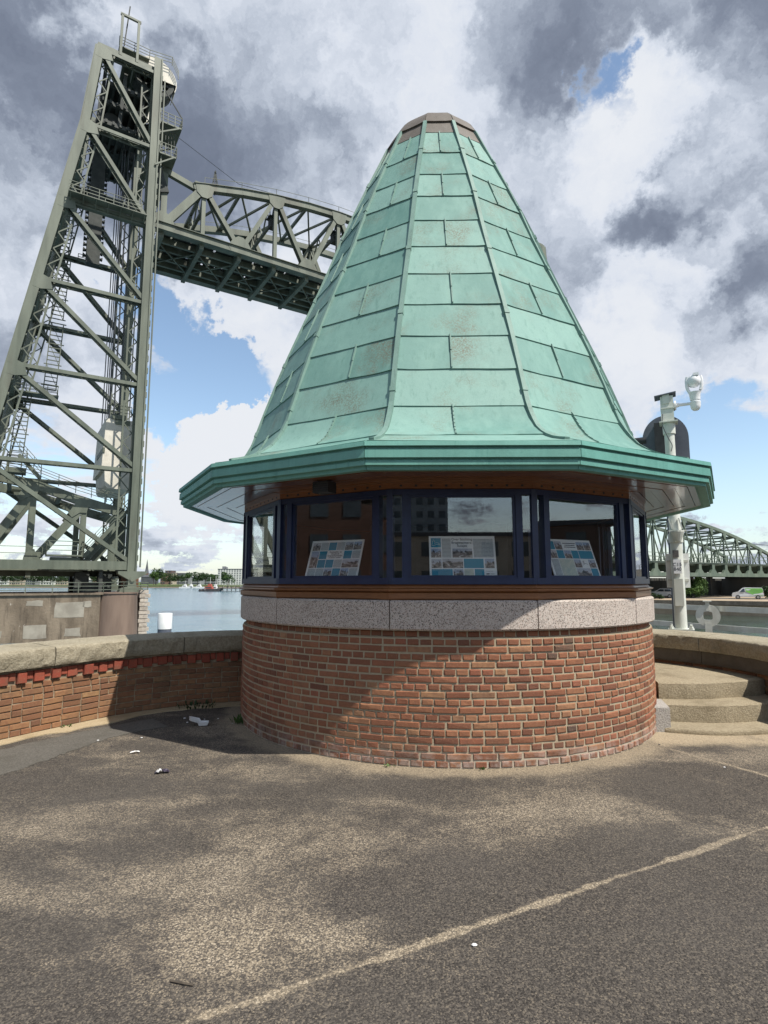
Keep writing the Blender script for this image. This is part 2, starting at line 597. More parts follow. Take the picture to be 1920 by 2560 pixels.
def m_glass():
    m, t = mat('window glass')
    ge = t.n('ShaderNodeNewGeometry')
    cs = t.m('ABSOLUTE', t.vm('DOT_PRODUCT', ge.outputs['Normal'], ge.outputs['Incoming']))
    f = t.m('ADD', .085, t.m('MULTIPLY', t.m('POWER', t.m('SUBTRACT', 1.0, cs, clamp=True), 5.0), .94), clamp=True)
    tr = t.n('ShaderNodeBsdfTransparent', {'Color': (.985, .99, .988)})
    gl = t.n('ShaderNodeBsdfGlossy', {'Color': (1, 1, 1), 'Roughness': .0})
    mx = t.n('ShaderNodeMixShader', {0: f})
    t.t.links.new(tr.outputs[0], mx.inputs[1])
    t.t.links.new(gl.outputs[0], mx.inputs[2])
    o = t.n('ShaderNodeOutputMaterial')
    t.t.links.new(mx.outputs[0], o.inputs[0])
    return m


M['glass'] = m_glass()
M['far_glass'] = simple('far window glass', (.03, .04, .05), (.06, .075, .09), 1, .12)

CX, CY = .7503, 7.7137


WORN = [(-1.92, 4.1, 0.5, 0.06), (-1.68, 3.09, 0.4, 0.06), (-1.1, 3.32, 0.45, 0.06), (-0.27, 3.75, 0.45, 0.06), (0.71, 3.75, 0.4, 0.06), (-0.37, 2.85, 0.32, 0.06), (-0.58, 3.4, 0.35, 0.06), (1.42, 4.39, 0.4, 0.06), (-2.32, 3.92, 0.4, 0.06), (-0.85, 2.85, 0.3, 0.06), (-1.24, 3.86, 0.25, -0.10), (0.21, 4.04, 0.25, -0.10), (0.1, 3.12, 0.25, -0.10), (0.99, 2.85, 0.6, -0.10), (1.58, 2.85, 0.6, -0.10), (-0.1, 2.49, 0.4, -0.10), (0.52, 2.42, 0.5, -0.10), (1.6, 3.54, 0.35, -0.10), (-1.22, 2.51, 0.35, -0.10), (-0.78, 4.54, 0.4, -0.10), (2.35, 4.24, 0.4, -0.10), (2.2, 4.8, 0.35, -0.10)]   # worn and intact areas of the surface: x, y, radius, amount


def m_asphalt():
    m, t = mat('worn asphalt')
    p = pos(t)
    sx = t.n('ShaderNodeSeparateXYZ', {0: p})
    x, y = sx.outputs[0], sx.outputs[1]
    pr = t.mapping(p, rot=(0, 0, R(-28)), sc=(.55, 1.25, 1))
    patch = t.noise(pr, 1.05, 5, .58, .5)
    patch2 = t.noise(t.vm('ADD', p, (7, 3, 0)), 4.5, 7, .68)
    pv = t.m('ADD', t.m('MULTIPLY', patch, .78), t.m('MULTIPLY', patch2, .30))
    pw = t.vm('ADD', p, t.vm('MULTIPLY', t.vm('SUBTRACT', t.n('ShaderNodeTexNoise', {'Vector': p, 'Scale': 3.0, 'Detail': 7, 'Roughness': .7}).outputs['Color'], (.5, .5, .5)), (1.3, .9, 0)))
    for bx, by, br, ba in WORN:
        dd = t.vm('LENGTH', t.vm('MULTIPLY', t.vm('SUBTRACT', pw, (bx, by, 0)), (.75, 1.15, 0)))
        pv = t.m('ADD', pv, t.smooth(dd, 0.0, br * 1.5, ba, 0.0))
    pt = t.smooth(pv, .46, .69)
    # sandy seam lines
    wob = t.m('SUBTRACT', t.noise(p, 3.5, 5, .6), .5)
    d1 = t.m('ABSOLUTE', t.m('ADD', t.m('ADD', t.m('MULTIPLY', t.m('ADD', x, .73), -.461), t.m('MULTIPLY', t.m('ADD', y, -2.30), .887)), t.m('MULTIPLY', wob, .05)))
    wid = t.m('ADD', .004, t.m('MULTIPLY', t.smooth(t.noise(t.vm('ADD', p, (1, 5, 0)), 3.4, 4, .65), .30, .66), .030))
    l1 = t.smooth(t.m('SUBTRACT', t.m('ADD', d1, t.m('MULTIPLY', t.noise(p, 28, 3), .02)), wid), -.004, .018, 1, 0)
    d2 = t.m('ABSOLUTE', t.m('ADD', t.m('ADD', t.m('MULTIPLY', t.m('ADD', x, -2.89), .872), t.m('MULTIPLY', t.m('ADD', y, -5.54), .489)), t.m('MULTIPLY', wob, .10)))
    l2 = t.m('MULTIPLY', t.smooth(d2, .008, .04, 1, 0), t.smooth(x, 2.6, 2.85))
    line = t.m('MAXIMUM', l1, l2)
    # sand gathered at the foot of the drum
    dr = t.m('SUBTRACT', t.vm('LENGTH', t.vm('SUBTRACT', p, t.n('ShaderNodeCombineXYZ', {0: CX, 1: CY, 2: 0}).outputs[0])), 2.54)
    foot = t.m('MULTIPLY', t.smooth(t.m('ADD', dr, t.m('MULTIPLY', wob, .35)), .10, .32, 1, 0), .6)
    foot = t.m('MAXIMUM', foot, t.m('MULTIPLY', t.smooth(t.m('ADD', y, t.m('MULTIPLY', wob, .4)), 5.75, 6.05), t.smooth(x, 2.55, 2.8)))
    amt = t.m('MAXIMUM', t.m('MAXIMUM', t.m('MULTIPLY', pt, .80), foot), t.m('MULTIPLY', line, .85))
    v = t.n('ShaderNodeTexVoronoi', {'Vector': t.mapping(p, sc=(1, 1, .2)), 'Scale': 84.0})
    v2 = t.n('ShaderNodeTexVoronoi', {'Vector': t.mapping(p, sc=(1, 1, .2)), 'Scale': 150.0})
    h = t.n('ShaderNodeSeparateColor', {0: v.outputs['Color']})
    h2 = t.n('ShaderNodeSeparateColor', {0: v2.outputs['Color']})
    dist = v.outputs['Distance']
    GRAIN = [(0, (.030, .026, .023)), (.30, (.062, .054, .047)), (.52, (.105, .090, .074)), (.70, (.195, .160, .118)), (.85, (.31, .255, .185)), (1, (.47, .40, .305))]
    tone = t.m('ADD', t.m('MULTIPLY', h.outputs[0], .62), t.m('MULTIPLY', amt, .42))
    tone2 = t.m('ADD', t.m('MULTIPLY', h2.outputs[0], .62), t.m('MULTIPLY', amt, .42))
    rim = t.smooth(dist, .34, .62, 1, 0)
    isp = t.m('LESS_THAN', h.outputs[1], .62)
    c = t.mix(t.m('MULTIPLY', isp, rim), t.ramp(tone2, GRAIN), t.ramp(tone, GRAIN))
    c = t.mix(t.smooth(t.noise(p, .8, 4, .6), .4, .7, 0, .25), c, (.105, .094, .082))
    # fine sand between the stones where it has gathered
    c = t.mix(t.m('MULTIPLY', t.m('MAXIMUM', t.m('MULTIPLY', line, .28), foot), t.smooth(t.noise(p, 45, 4, .7), .35, .6, .35, .85)), c, t.mix(t.noise(p, 160, 3), (.30, .235, .15), (.50, .41, .285)))
    # oil stains
    c = t.mix(t.smooth(t.noise(t.vm('ADD', p, (31, 3, 0)), 1.7, 3), .60, .74, 0, .5), c, (.05, .044, .04))
    hgt = t.m('ADD', t.m('MULTIPLY', t.m('MULTIPLY', isp, rim), .8), t.m('MULTIPLY', t.noise(p, 120, 4, .7), .6))
    finish(t, c, .92, hgt, .75, .006, spec=.25)
    return m


M['asphalt'] = m_asphalt()


def m_water(name='water', ca=(.07, .14, .19), cb=(.10, .19, .24), bs=.32):
    m, t = mat(name)
    p = pos(t)
    a = t.noise(t.mapping(p, rot=(0, 0, R(-20)), sc=(.35, 1, 1)), .9, 5, .62, .4)
    b = t.noise(t.mapping(p, rot=(0, 0, R(15)), sc=(.3, 1, 1)), .12, 4, .6)
    h = t.m('ADD', a, t.m('MULTIPLY', b, 1.8))
    c = t.mix(t.smooth(b, .35, .65), ca, cb)
    finish(t, c, .16, h, bs, .5, spec=.5)
    return m


M['water'] = m_water()
M['harbour'] = m_water('harbour water with reflection tint', (.035, .052, .042), (.055, .075, .06), .07)  # darker green puts the mirrored quay and bridge into the water colour


def m_pier():
    m, t = mat('stained concrete')
    p = pos(t)
    n = t.noise(t.mapping(p, sc=(1, 1, .35)), .45, 6, .68)
    c = t.mix(t.smooth(n, .32, .66), (.115, .090, .066), (.235, .188, .138))
    c = t.mix(t.smooth(t.noise(t.mapping(p, sc=(1, 1, .12)), 1.6, 5, .7), .52, .72, 0, .75), c, (.05, .04, .032))
    c = t.mix(t.smooth(t.noise(t.mapping(p, sc=(1, 1, .5)), 2.5, 6, .75), .64, .70, 0, .65), c, (.52, .47, .40))
    finish(t, c, .95, t.noise(p, 3, 5, .65), .5, .1, spec=.2)
    return m


M['pier'] = m_pier()
M['patch'] = simple('repair mortar', (.235, .21, .17), (.33, .30, .245), .9, .9, 4, .2, dirt=((.15, .12, .09), .8))
M['quoin'] = m_rough_stone('quoin stone', (.34, .29, .24), (.52, .46, .39), (.10, .085, .07), 3.5, .6)
M['pier_round'] = simple('pier round concrete', (.135, .092, .070), (.205, .145, .11), .8, .95, 4, .3, streak=True, dirt=((.10, .08, .065), .7))


def m_leaf(name, a, b, tr=.25):
    m, t = mat(name)
    rnd = t.n('ShaderNodeNewGeometry').outputs['Random Per Island']
    p = pos(t)
    c = t.mix(rnd, a, b)
    c = t.mix(t.smooth(t.noise(p, .5, 3), .35, .7, 0, .5), c, (a[0] * .5, a[1] * .55, a[2] * .5))
    df = t.n('ShaderNodeBsdfPrincipled', {'Base Color': c, 'Roughness': .6, 'Specular IOR Level': .3})
    tl = t.n('ShaderNodeBsdfTranslucent', {'Color': c})
    mx = t.n('ShaderNodeMixShader', {0: tr})
    t.t.links.new(df.outputs[0], mx.inputs[1])
    t.t.links.new(tl.outputs[0], mx.inputs[2])
    o = t.n('ShaderNodeOutputMaterial')
    t.t.links.new(mx.outputs[0], o.inputs[0])
    return m


M['leaf'] = m_leaf('leaves', (.035, .075, .022), (.085, .15, .04))
M['leaf_pale'] = m_leaf('pale leaves', (.06, .115, .03), (.13, .20, .06))
M['leaf_dark'] = m_leaf('dark leaves', (.022, .048, .016), (.05, .09, .03))
M['bark'] = simple('bark', (.05, .04, .03), (.10, .08, .06), 6, .9, 20, .4)
M['grass'] = m_rough_stone('bank grass', (.05, .085, .025), (.11, .16, .045), (.04, .05, .02), .8, .4)
M['quay_stone'] = m_rough_stone('quay stone', (.10, .09, .075), (.17, .15, .125), (.05, .045, .04), 1.2, .5)
M['paving_far'] = m_rough_stone('far paving', (.30, .235, .165), (.40, .32, .235), (.18, .14, .10), .6, .2)
M['road'] = m_rough_stone('far road', (.06, .058, .056), (.09, .087, .083), (.04, .04, .04), .8, .2)
M['bldg_brown'] = simple('brown brick facade', (.13, .085, .066), (.17, .11, .085), .3, .9)
M['bldg_grey'] = simple('grey facade', (.19, .20, .21), (.25, .26, .27), .3, .9)
M['bldg_white'] = simple('white facade', (.52, .53, .53), (.60, .61, .60), .3, .85)
M['bldg_tan'] = simple('tan facade', (.36, .31, .25), (.44, .38, .31), .3, .9)
M['bldg_red'] = simple('red brick facade', (.085, .045, .032), (.12, .062, .045), .6, .9)
M['slate'] = simple('slate', (.06, .065, .075), (.09, .095, .105), .5, .7)
M['car_white'] = simple('white car paint', (.48, .49, .50), (.54, .55, .56), 2, .25, coat=.6)
M['car_green'] = simple('green car wrap', (.11, .30, .05), (.15, .36, .07), 2, .3, coat=.4)
M['tyre'] = simple('tyre', (.012, .012, .013), (.02, .02, .02), 6, .8)
M['rim'] = simple('wheel rim', (.30, .30, .31), (.42, .42, .43), 6, .35, metal=.6)
M['hull'] = simple('boat hull', (.03, .03, .035), (.06, .055, .055), 1, .6)
M['red_paint'] = simple('red paint', (.28, .06, .04), (.35, .08, .05), 1, .6)
M['rust'] = simple('rust', (.10, .05, .03), (.17, .085, .045), 2, .9, 8, .3)
M['abut'] = simple('dark abutment', (.055, .055, .052), (.09, .088, .08), .5, .95, 2, .2, streak=True)
M['arch'] = simple('arch bridge green', (.080, .112, .086), (.125, .160, .123), .8, .6, streak=True)


def m_photo():
    m, t = mat('printed photo')
    tc = t.n('ShaderNodeTexCoord').outputs['Generated']
    oi = t.n('ShaderNodeObjectInfo').outputs['Random']
    q = t.vm('ADD', tc, t.n('ShaderNodeCombineXYZ', {0: t.m('MULTIPLY', oi, 50.), 1: t.m('MULTIPLY', oi, 17.), 2: 0}).outputs[0])
    n = t.noise(q, 3.2, 4, .6, .6)
    sky = t.mix(oi, (.30, .42, .62), (.55, .55, .58))
    c = t.ramp(t.smooth(n, .3, .7), [(0, (.02, .02, .025)), (.3, (.10, .09, .085)), (.5, (.26, .22, .19)), (.7, (.20, .16, .15)), (1, (.60, .58, .55))])
    z = t.n('ShaderNodeSeparateXYZ', {0: tc}).outputs[2]
    c = t.mix(t.smooth(t.m('ADD', z, t.m('MULTIPLY', t.m('SUBTRACT', n, .5), 1.3)), .55, .75, 0, .85), c, sky)
    finish(t, c, .5)
    return m


M['photo'] = m_photo()
M['print_blue'] = simple('print blue', (.012, .23, .36), (.02, .27, .40), 3, .5)
M['print_white'] = simple('board white', (.76, .78, .78), (.80, .82, .82), 3, .5)


def m_textblock():
    m, t = mat('small print')
    tc = t.n('ShaderNodeTexCoord').outputs['Generated']
    z = t.n('ShaderNodeSeparateXYZ', {0: tc}).outputs[2]
    w = t.smooth(t.m('ABSOLUTE', t.m('SUBTRACT', t.m('FRACT', t.m('MULTIPLY', z, 14.)), .5)), .12, .24)
    br = t.smooth(t.noise(t.mapping(tc, sc=(26, 26, 14)), 1.6, 2), .42, .5)
    c = t.mix(t.m('MULTIPLY', t.m('SUBTRACT', 1., w), br), (.50, .55, .57), (.14, .15, .17))
    finish(t, c, .6)
    return m


M['print_text'] = m_textblock()
M['print_ink'] = simple('print ink', (.03, .035, .05), (.04, .045, .06), 3, .6)
M['print_map'] = simple('print map', (.45, .52, .47), (.60, .62, .52), 25, .6)
# ------------------------------------------------------------------ ground and water
WATER_Z = -3.3
LEFT = Path([(-9.5, -3.0), (-6.6, 1.4), (-5.2, 3.8), (-4.3, 5.35), (-3.9, 6.05), (-3.64, 6.5), (-3.21, 7.16), (-2.75, 7.58), (-2.3, 7.83), (-1.6, 8.05)])
RIGHT = Path([(3.2, 9.35), (3.98, 8.70), (4.28, 8.33), (4.52, 7.88), (4.64, 7.35), (4.64, 6.9), (4.62, 6.4), (4.78, 5.7), (5.4, 4.7), (7.0, 3.4)])


def flat(name, poly, z, m, kind='structure', skirt=None, label=None):
    b = MB()
    n = len(poly)
    vs = [(x, y, z) for x, y in poly]
    fs = [tuple(range(n))]
    if skirt is not None:
        vs += [(x, y, skirt) for x, y in poly]
        fs += [(i, (i + 1) % n, n + (i + 1) % n, n + i) for i in range(n)]
    b.add(vs, fs)
    return tag(b.build(name, m), label, None, None, kind)


flat('river', [(-6000, -500), (6000, -500), (6000, 9000), (-6000, 9000)], WATER_Z, M['water'], label='choppy blue grey river and harbour water')
flat('harbour_water', [(3, 19), (9, 5), (140, -12), (140, 44), (90, 65.4), (56.5, 81.9), (46.5, 87.4), (36, 92.9), (14, 108.4), (-4, 62), (0, 26)], WATER_Z + .006, M['harbour'], label='calm harbour water right of the house, dark reflections put into its green')
lp = [LEFT.at(LEFT.L * i / 40) for i in range(41)]
rp = [RIGHT.at(RIGHT.L * i / 40) for i in range(41)]
plaza = [(-70, -90), (-70, -6)] + [(p.x + n.x * .25, p.y + n.y * .25) for p, d, n in lp] + [(-1.5, 10.0), (.6, 10.7), (2.6, 9.9)] + [(p.x + n.x * .2, p.y + n.y * .2) for p, d, n in rp] + [(70, 0), (70, -90)]
flat('plaza_pavement', plaza, 0.0, M['asphalt'], skirt=WATER_Z - .5, label='worn asphalt plaza with sandy patches and seam lines')
# strip of greyer asphalt laid along the left parapet, sand in the corner beside it
inner = [(-5.05, 3.2), (-4.3, 4.55), (-3.95, 5.2), (-3.66, 5.75), (-3.40, 6.16), (-3.05, 6.62), (-2.72, 6.98)]
outer = [(-2.42, 6.62), (-2.74, 6.30), (-2.86, 6.02), (-2.97, 5.68), (-3.06, 5.36), (-3.19, 4.99), (-3.55, 4.2), (-4.2, 2.9)]
ci = [(p.x + random.uniform(-.02, .02), p.y + random.uniform(-.02, .02)) for p in catmull([(x, y, 0) for x, y in inner], 8)]
co = [(p.x + random.uniform(-.025, .025), p.y + random.uniform(-.025, .025)) for p in catmull([(x, y, 0) for x, y in outer], 8)]
flat('asphalt_strip', ci + co, .006, M['asphalt_strip'], skirt=-.01, label='smooth grey asphalt strip along the left parapet')
wall_foot = []
for i in range(60):
    p, d, n = LEFT.at(LEFT.L * (.2 + .8 * i / 59))
    wall_foot.append((p - n * .01, p - n * (.20 + .10 * random.random() + .05 * math.sin(i * .7))))
flat('sand_margin', [(a.x, a.y) for a, b_ in wall_foot] + [(b_.x, b_.y) for a, b_ in reversed(wall_foot)], .0105, M['sand'], skirt=-.005, label='drifted sand at the foot of the left parapet')
# raised quay behind the right parapet, up to the railing
flat('quay_deck', [(2.3, 10.2), (3.2, 9.6), (4.15, 9.15), (4.85, 8.5), (5.15, 7.6), (5.15, 6.3), (5.6, 5.2), (8.9, 4.2), (10.2, 5.8), (7.55, 11.3), (6.35, 13.75), (4.4, 17.9), (1.2, 14.8)], .5, M['quay_stone'], skirt=WATER_Z - .4, label='dark stone quay behind the right parapet')

# ------------------------------------------------------------------ the bridge keeper's house
TH0 = math.atan2(-CX, -CY)
DL = .0835


def th(k):
    return TH0 - (k * math.pi / 6 + DL)


def C(r, k, z):
    a = th(k)
    return Vector((CX + r * math.sin(a), CY + r * math.cos(a), z))


HOUSE = thing('bridge_keeper_house', 'round brick bridge keeper house with tall green copper cone roof', 'building', (CX, CY, 0))
C15 = math.cos(math.pi / 12)


def seg(b, k, prof, gap=0.0):
    """prismatic piece along facet k; prof is a closed polygon of (circumradius, z)"""
    n = len(prof)
    A = [C(r, k - .5 + gap, z) for r, z in prof]
    B = [C(r, k + .5 - gap, z) for r, z in prof]
    b.add(A + B, [tuple(range(n)), tuple(range(n, 2 * n))[::-1]] + [(i, (i + 1) % n, n + (i + 1) % n, n + i) for i in range(n)])
    return b


def fpt(k, u, ap, z):
    a = th(k)
    return Vector((CX + ap * math.sin(a) + u * math.cos(a), CY + ap * math.cos(a) - u * math.sin(a), z))


def fbox(b, k, u0, u1, a0, a1, z0, z1):
    a = th(k)
    return b.frame(fpt(k, (u0 + u1) / 2, (a0 + a1) / 2, (z0 + z1) / 2), (math.cos(a), -math.sin(a), 0), (math.sin(a), math.cos(a), 0), (0, 0, 1), u1 - u0, a1 - a0, z1 - z0)


# ---- bricks of the drum
RB = 2.545
PITCH = 1.10 / 17


def brick_mesh(name, w, h, m, seed, depth=.05, bev=.006, jit=.004):
    rg = random.Random(seed)
    b = MB()
    J = lambda s=jit: rg.uniform(-s, s)
    fr = []
    for sx, sz in ((-1, -1), (1, -1), (1, 1), (-1, 1)):
        fr.append((sx * (w / 2 - bev) + J(), J(.0018), sz * (h / 2 - bev) + J(.0025)))
    md = [(sx * w / 2 + J(.002), -bev * 1.3, sz * h / 2 + J(.0018)) for sx, sz in ((-1, -1), (1, -1), (1, 1), (-1, 1))]
    bk = [(sx * w / 2, -depth, sz * h / 2) for sx, sz in ((-1, -1), (1, -1), (1, 1), (-1, 1))]
    b.add(fr + md + bk, [(0, 1, 2, 3)] + [(i, (i + 1) % 4, 4 + (i + 1) % 4, 4 + i) for i in range(4)] + [(4 + i, 4 + (i + 1) % 4, 8 + (i + 1) % 4, 8 + i) for i in range(4)])
    return b, m


def brick_meshes(name, w, h, m, n=6, **kw):
    out = []
    for i in range(n):
        b, mm = brick_mesh(name, w, h, m, hash((name, i)) % 9999 if False else i * 31 + int(w * 1000), **kw)
        out.append((b, b.mesh(name, mm)))
    return out


HD = brick_meshes('brick', .0985, PITCH - .0150, M['brick'], 8)
ST = brick_meshes('brick', .2085, PITCH - .0150, M['brick'], 8)
mb = MB()
mb.lathe((CX, CY, 0), [(RB - .008, -.1), (RB - .008, 1.102), (RB - .04, 1.102), (RB - .043, 1.17), (2.2, 1.17)], 144)
drum = mb.build('drum_wall', M['mortar'], HOUSE, smooth=30)
cand = []
for i in range(18):
    head = i % 2 == 0
    rec = i == 17
    n = 142 if head or rec else 71
    off = [0, .5, .25, .75, .1, .6, .35, .85, .2][(i // 2) % 9] if head else [.25, .75][(i // 2) % 2] + .1
    rr = RB - (.035 if rec else 0)
    for j in range(n):
        a = TH0 + 2 * math.pi * (j + off + random.uniform(-.02, .02)) / n
        cand.append((i, a, head or rec, rr + random.uniform(-.003, .003), (i + .5) * PITCH if not rec else 1.135))
FRONT = TH0 - .10
cand.sort(key=lambda c: abs((c[1] - FRONT + math.pi) % (2 * math.pi) - math.pi) + (0.0 if c[0] < 17 else 1.5))
rest = MB()
for q, (i, a, head, rr, z) in enumerate(cand):
    bb, me = random.choice(HD if head else ST)
    loc = Vector((CX + rr * math.sin(a), CY + rr * math.cos(a), z))
    tilt = random.uniform(-.012, .012)
    if q < 300:
        inst(me, 'brick', HOUSE, loc, (0, tilt, -a))
    else:
        mt = Matrix.Translation(loc) @ Matrix.Rotation(-a, 4, 'Z') @ Matrix.Rotation(tilt, 4, 'Y')
        rest.add([mt @ Vector(v) for v in bb.v], bb.f)
tag(rest.build('bricks', M['brick_far'], HOUSE), kind='stuff')

# ---- granite band
for k in range(-5, 7):
    b = MB()
    prof = [(2.45, 1.17), (2.560, 1.168), (2.575, 1.183), (2.577, 1.42), (2.562, 1.436), (2.45, 1.436)]
    n = 8
    vs = []
    for j in range(n + 1):
        a = th(k - .5) + (th(k + .5) - th(k - .5)) * (.004 + .992 * j / n)
        vs += [Vector((CX + r * math.sin(a), CY + r * math.cos(a), z)) for r, z in prof]
    m_ = len(prof)
    fs = [(j * m_ + i, j * m_ + (i + 1) % m_, (j + 1) * m_ + (i + 1) % m_, (j + 1) * m_ + i) for j in range(n) for i in range(m_)]
    fs += [tuple(range(m_)), tuple(n * m_ + i for i in reversed(range(m_)))]
    b.add(vs, fs)
    b.build('granite_block', M['granite'], HOUSE, smooth=25)
b = MB()
b.lathe((CX, CY, 0), [(2.548, 1.172), (2.548, 1.432)], 120)
b.build('band_mortar', M['mortar'], HOUSE)

# ---- wood sills, windows, head boards
AP = 2.455
for k in range(-5, 7):
    b = MB()
    seg(b, k, [(2.40, 1.440), (2.575, 1.440), (2.585, 1.450), (2.585, 1.498), (2.575, 1.508), (2.40, 1.508)])
    b.build('sill_board', M['wood'], HOUSE)
    b = MB()
    seg(b, k, [(2.40, 1.520), (2.56, 1.512), (2.595, 1.512), (2.61, 1.522), (2.61, 1.535), (2.57, 1.545), (2.55, 1.578), (2.40, 1.578)])
    b.build('sill_moulding', M['wood'], HOUSE)
    hw = AP * math.tan(math.pi / 12)
    fr = MB()
    fbox(fr, k, -hw + .002, hw - .002, AP - .05, AP + .035, 1.5785, 1.637)
    fbox(fr, k, -hw + .002, hw - .002, AP - .05, AP + .030, 2.400, 2.452)
    for s in (-1, 1):
        u0, u1 = sorted((s * .492, s * .552))
        fbox(fr, k, u0, u1, AP - .052, AP + .033, 1.637, 2.400)
    frame = fr.build('window_frame', M['navy'], HOUSE)
    cs = MB()
    for u0, u1, z0, z1 in ((-.492, .492, 1.637, 1.660), (-.492, .492, 2.378, 2.400), (-.492, -.468, 1.660, 2.378), (.468, .492, 1.660, 2.378)):
        fbox(cs, k, u0, u1, AP - .030, AP + .018, z0, z1)
    cs.build('casement', M['navy'], frame)
    for u0, u1, z0, z1 in ((-.470, .470, 1.657, 2.381), (-.636, -.548, 1.633, 2.404), (.548, .636, 1.633, 2.404)):
        g = MB()
        fbox(g, k, u0, u1, AP - .004, AP, z0, z1)
        g.build('pane', M['glass'], frame)
    b = MB()
    seg(b, k, [(2.42, 2.4525), (2.555, 2.4525), (2.565, 2.460), (2.565, 2.515), (2.42, 2.515)])
    hb = b.build('head_board', M['wood'], HOUSE)
    if -3 <= k <= 3:
        b = MB()
        for q in range(9):
            u = -.56 + 1.12 * q / 8
            a = th(k)
            b.frame(fpt(k, u, 2.565 * C15 + .001, 2.486), (math.cos(a), -math.sin(a), 0), (math.sin(a), math.cos(a), 0), (0, 0, 1), .022, .004, .018)
        tag(b.build('vent_hole', M['black'], hb), kind='stuff')
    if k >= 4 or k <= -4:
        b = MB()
        fbox(b, k, -.64, .64, AP - .12, AP - .10, 1.58, 2.45)  # opaque panel added so bright sky does not show through the back windows
        b.build('sky_block_panel', M['interior'], HOUSE)
for k in range(-5, 7):
    b = MB()
    a = th(k + .5)
    p = C(AP / C15 - .012, k + .5, 2.015)
    b.frame(p, (math.cos(a), -math.sin(a), 0), (math.sin(a), math.cos(a), 0), (0, 0, 1), .058, .085, .872)
    b.build('corner_post', M['navy'], HOUSE)
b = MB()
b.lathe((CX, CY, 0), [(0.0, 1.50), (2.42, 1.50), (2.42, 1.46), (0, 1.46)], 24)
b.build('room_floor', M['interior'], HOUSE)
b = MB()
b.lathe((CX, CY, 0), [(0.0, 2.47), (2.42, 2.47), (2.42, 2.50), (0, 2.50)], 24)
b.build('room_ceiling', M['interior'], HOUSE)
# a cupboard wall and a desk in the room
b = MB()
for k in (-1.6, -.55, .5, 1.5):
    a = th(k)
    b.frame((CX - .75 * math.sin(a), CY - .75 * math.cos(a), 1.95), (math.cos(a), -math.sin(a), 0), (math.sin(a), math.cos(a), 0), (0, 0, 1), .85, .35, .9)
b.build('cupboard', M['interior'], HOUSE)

# ---- roof
PROF = [(2.735, 3.30), (2.76, 3.20), (2.79, 3.08), (2.84, 2.93), (2.91, 2.785), (3.0, 2.67), (3.12, 2.575), (3.28, 2.485), (3.70, 2.345), (4.10, 2.205), (4.52, 2.045), (4.96, 1.865), (5.38, 1.69), (5.81, 1.52), (6.22, 1.37), (6.63, 1.20), (7.07, 1.01), (7.51, .81), (7.76, .70), (7.90, .63), (8.03, .53), (8.12, .42), (8.19, .28)]


def rz(z):
    for (z0, r0), (z1, r1) in zip(PROF, PROF[1:]):
        if z <= z1:
            f = (z - z0) / (z1 - z0)
            return r0 + (r1 - r0) * f
    return PROF[-1][1]


b = MB()
for (z0, r0), (z1, r1) in zip(PROF, PROF[1:]):
    for k in range(12):
        b.add([C(r0 - .03, k - .5, z0), C(r0 - .03, k + .5, z0), C(r1 - .03, k + .5, z1), C(r1 - .03, k - .5, z1)], [(0, 1, 2, 3)])
b.add([C(.25, k - .5, 8.19) for k in range(12)], [tuple(range(12))])
ROOF = b.build('roof', M['copper_seam'], HOUSE)


def panel(k, z0, z1, ua, ub, nv, m, name='copper_panel', o_top=.003, o_bot=.016, wav=.004):
    b = MB()
    nu = 4
    rg = random.Random(int(k * 977 + z0 * 131 + ua * 17) + 5)
    outer_, inner_ = [], []
    zs = [z0 - (.018 if name == 'copper_panel' else .004) + (z1 + .004 - z0 + .014) * j / nv for j in range(nv + 1)]
    a = th(k)
    for j, z in enumerate(zs):
        r = rz(max(z, PROF[0][0]))
        dr = (rz(z + .03) - rz(max(z - .03, PROF[0][0]))) / .06
        nrm = Vector((math.sin(a), math.cos(a), 0)) + Vector((0, 0, -dr * C15))
        nrm.normalize()
        off = o_bot + (o_top - o_bot) * j / nv
        A, B = C(r, k - .5, z), C(r, k + .5, z)
        for i in range(nu + 1):
            u = ua + (ub - ua) * i / nu
            e = off
            if 0 < i < nu and 0 < j < nv:
                e += rg.uniform(-wav, wav)
            sag = -.006 * math.sin(math.pi * i / nu) if j == 0 else 0
            outer_.append(A.lerp(B, u) + nrm * e + Vector((0, 0, sag + (rg.uniform(-.003, .003) if j == 0 else 0))))
            inner_.append(A.lerp(B, u) - nrm * .02)
    w = nu + 1
    N = len(outer_)
    fs = []
    for j in range(nv):
        for i in range(nu):
            fs.append((j * w + i, j * w + i + 1, (j + 1) * w + i + 1, (j + 1) * w + i))
    ring = [i for i in range(w)] + [j * w + nu for j in range(1, nv + 1)] + [nv * w + i for i in range(nu - 1, -1, -1)] + [j * w for j in range(nv - 1, 0, -1)]
    for q in range(len(ring)):
        p_, n_ = ring[q], ring[(q + 1) % len(ring)]
        fs.append((p_, N + p_, N + n_, n_))
    b.add(outer_ + inner_, fs)
    return b.build(name, m, ROOF, smooth=35)


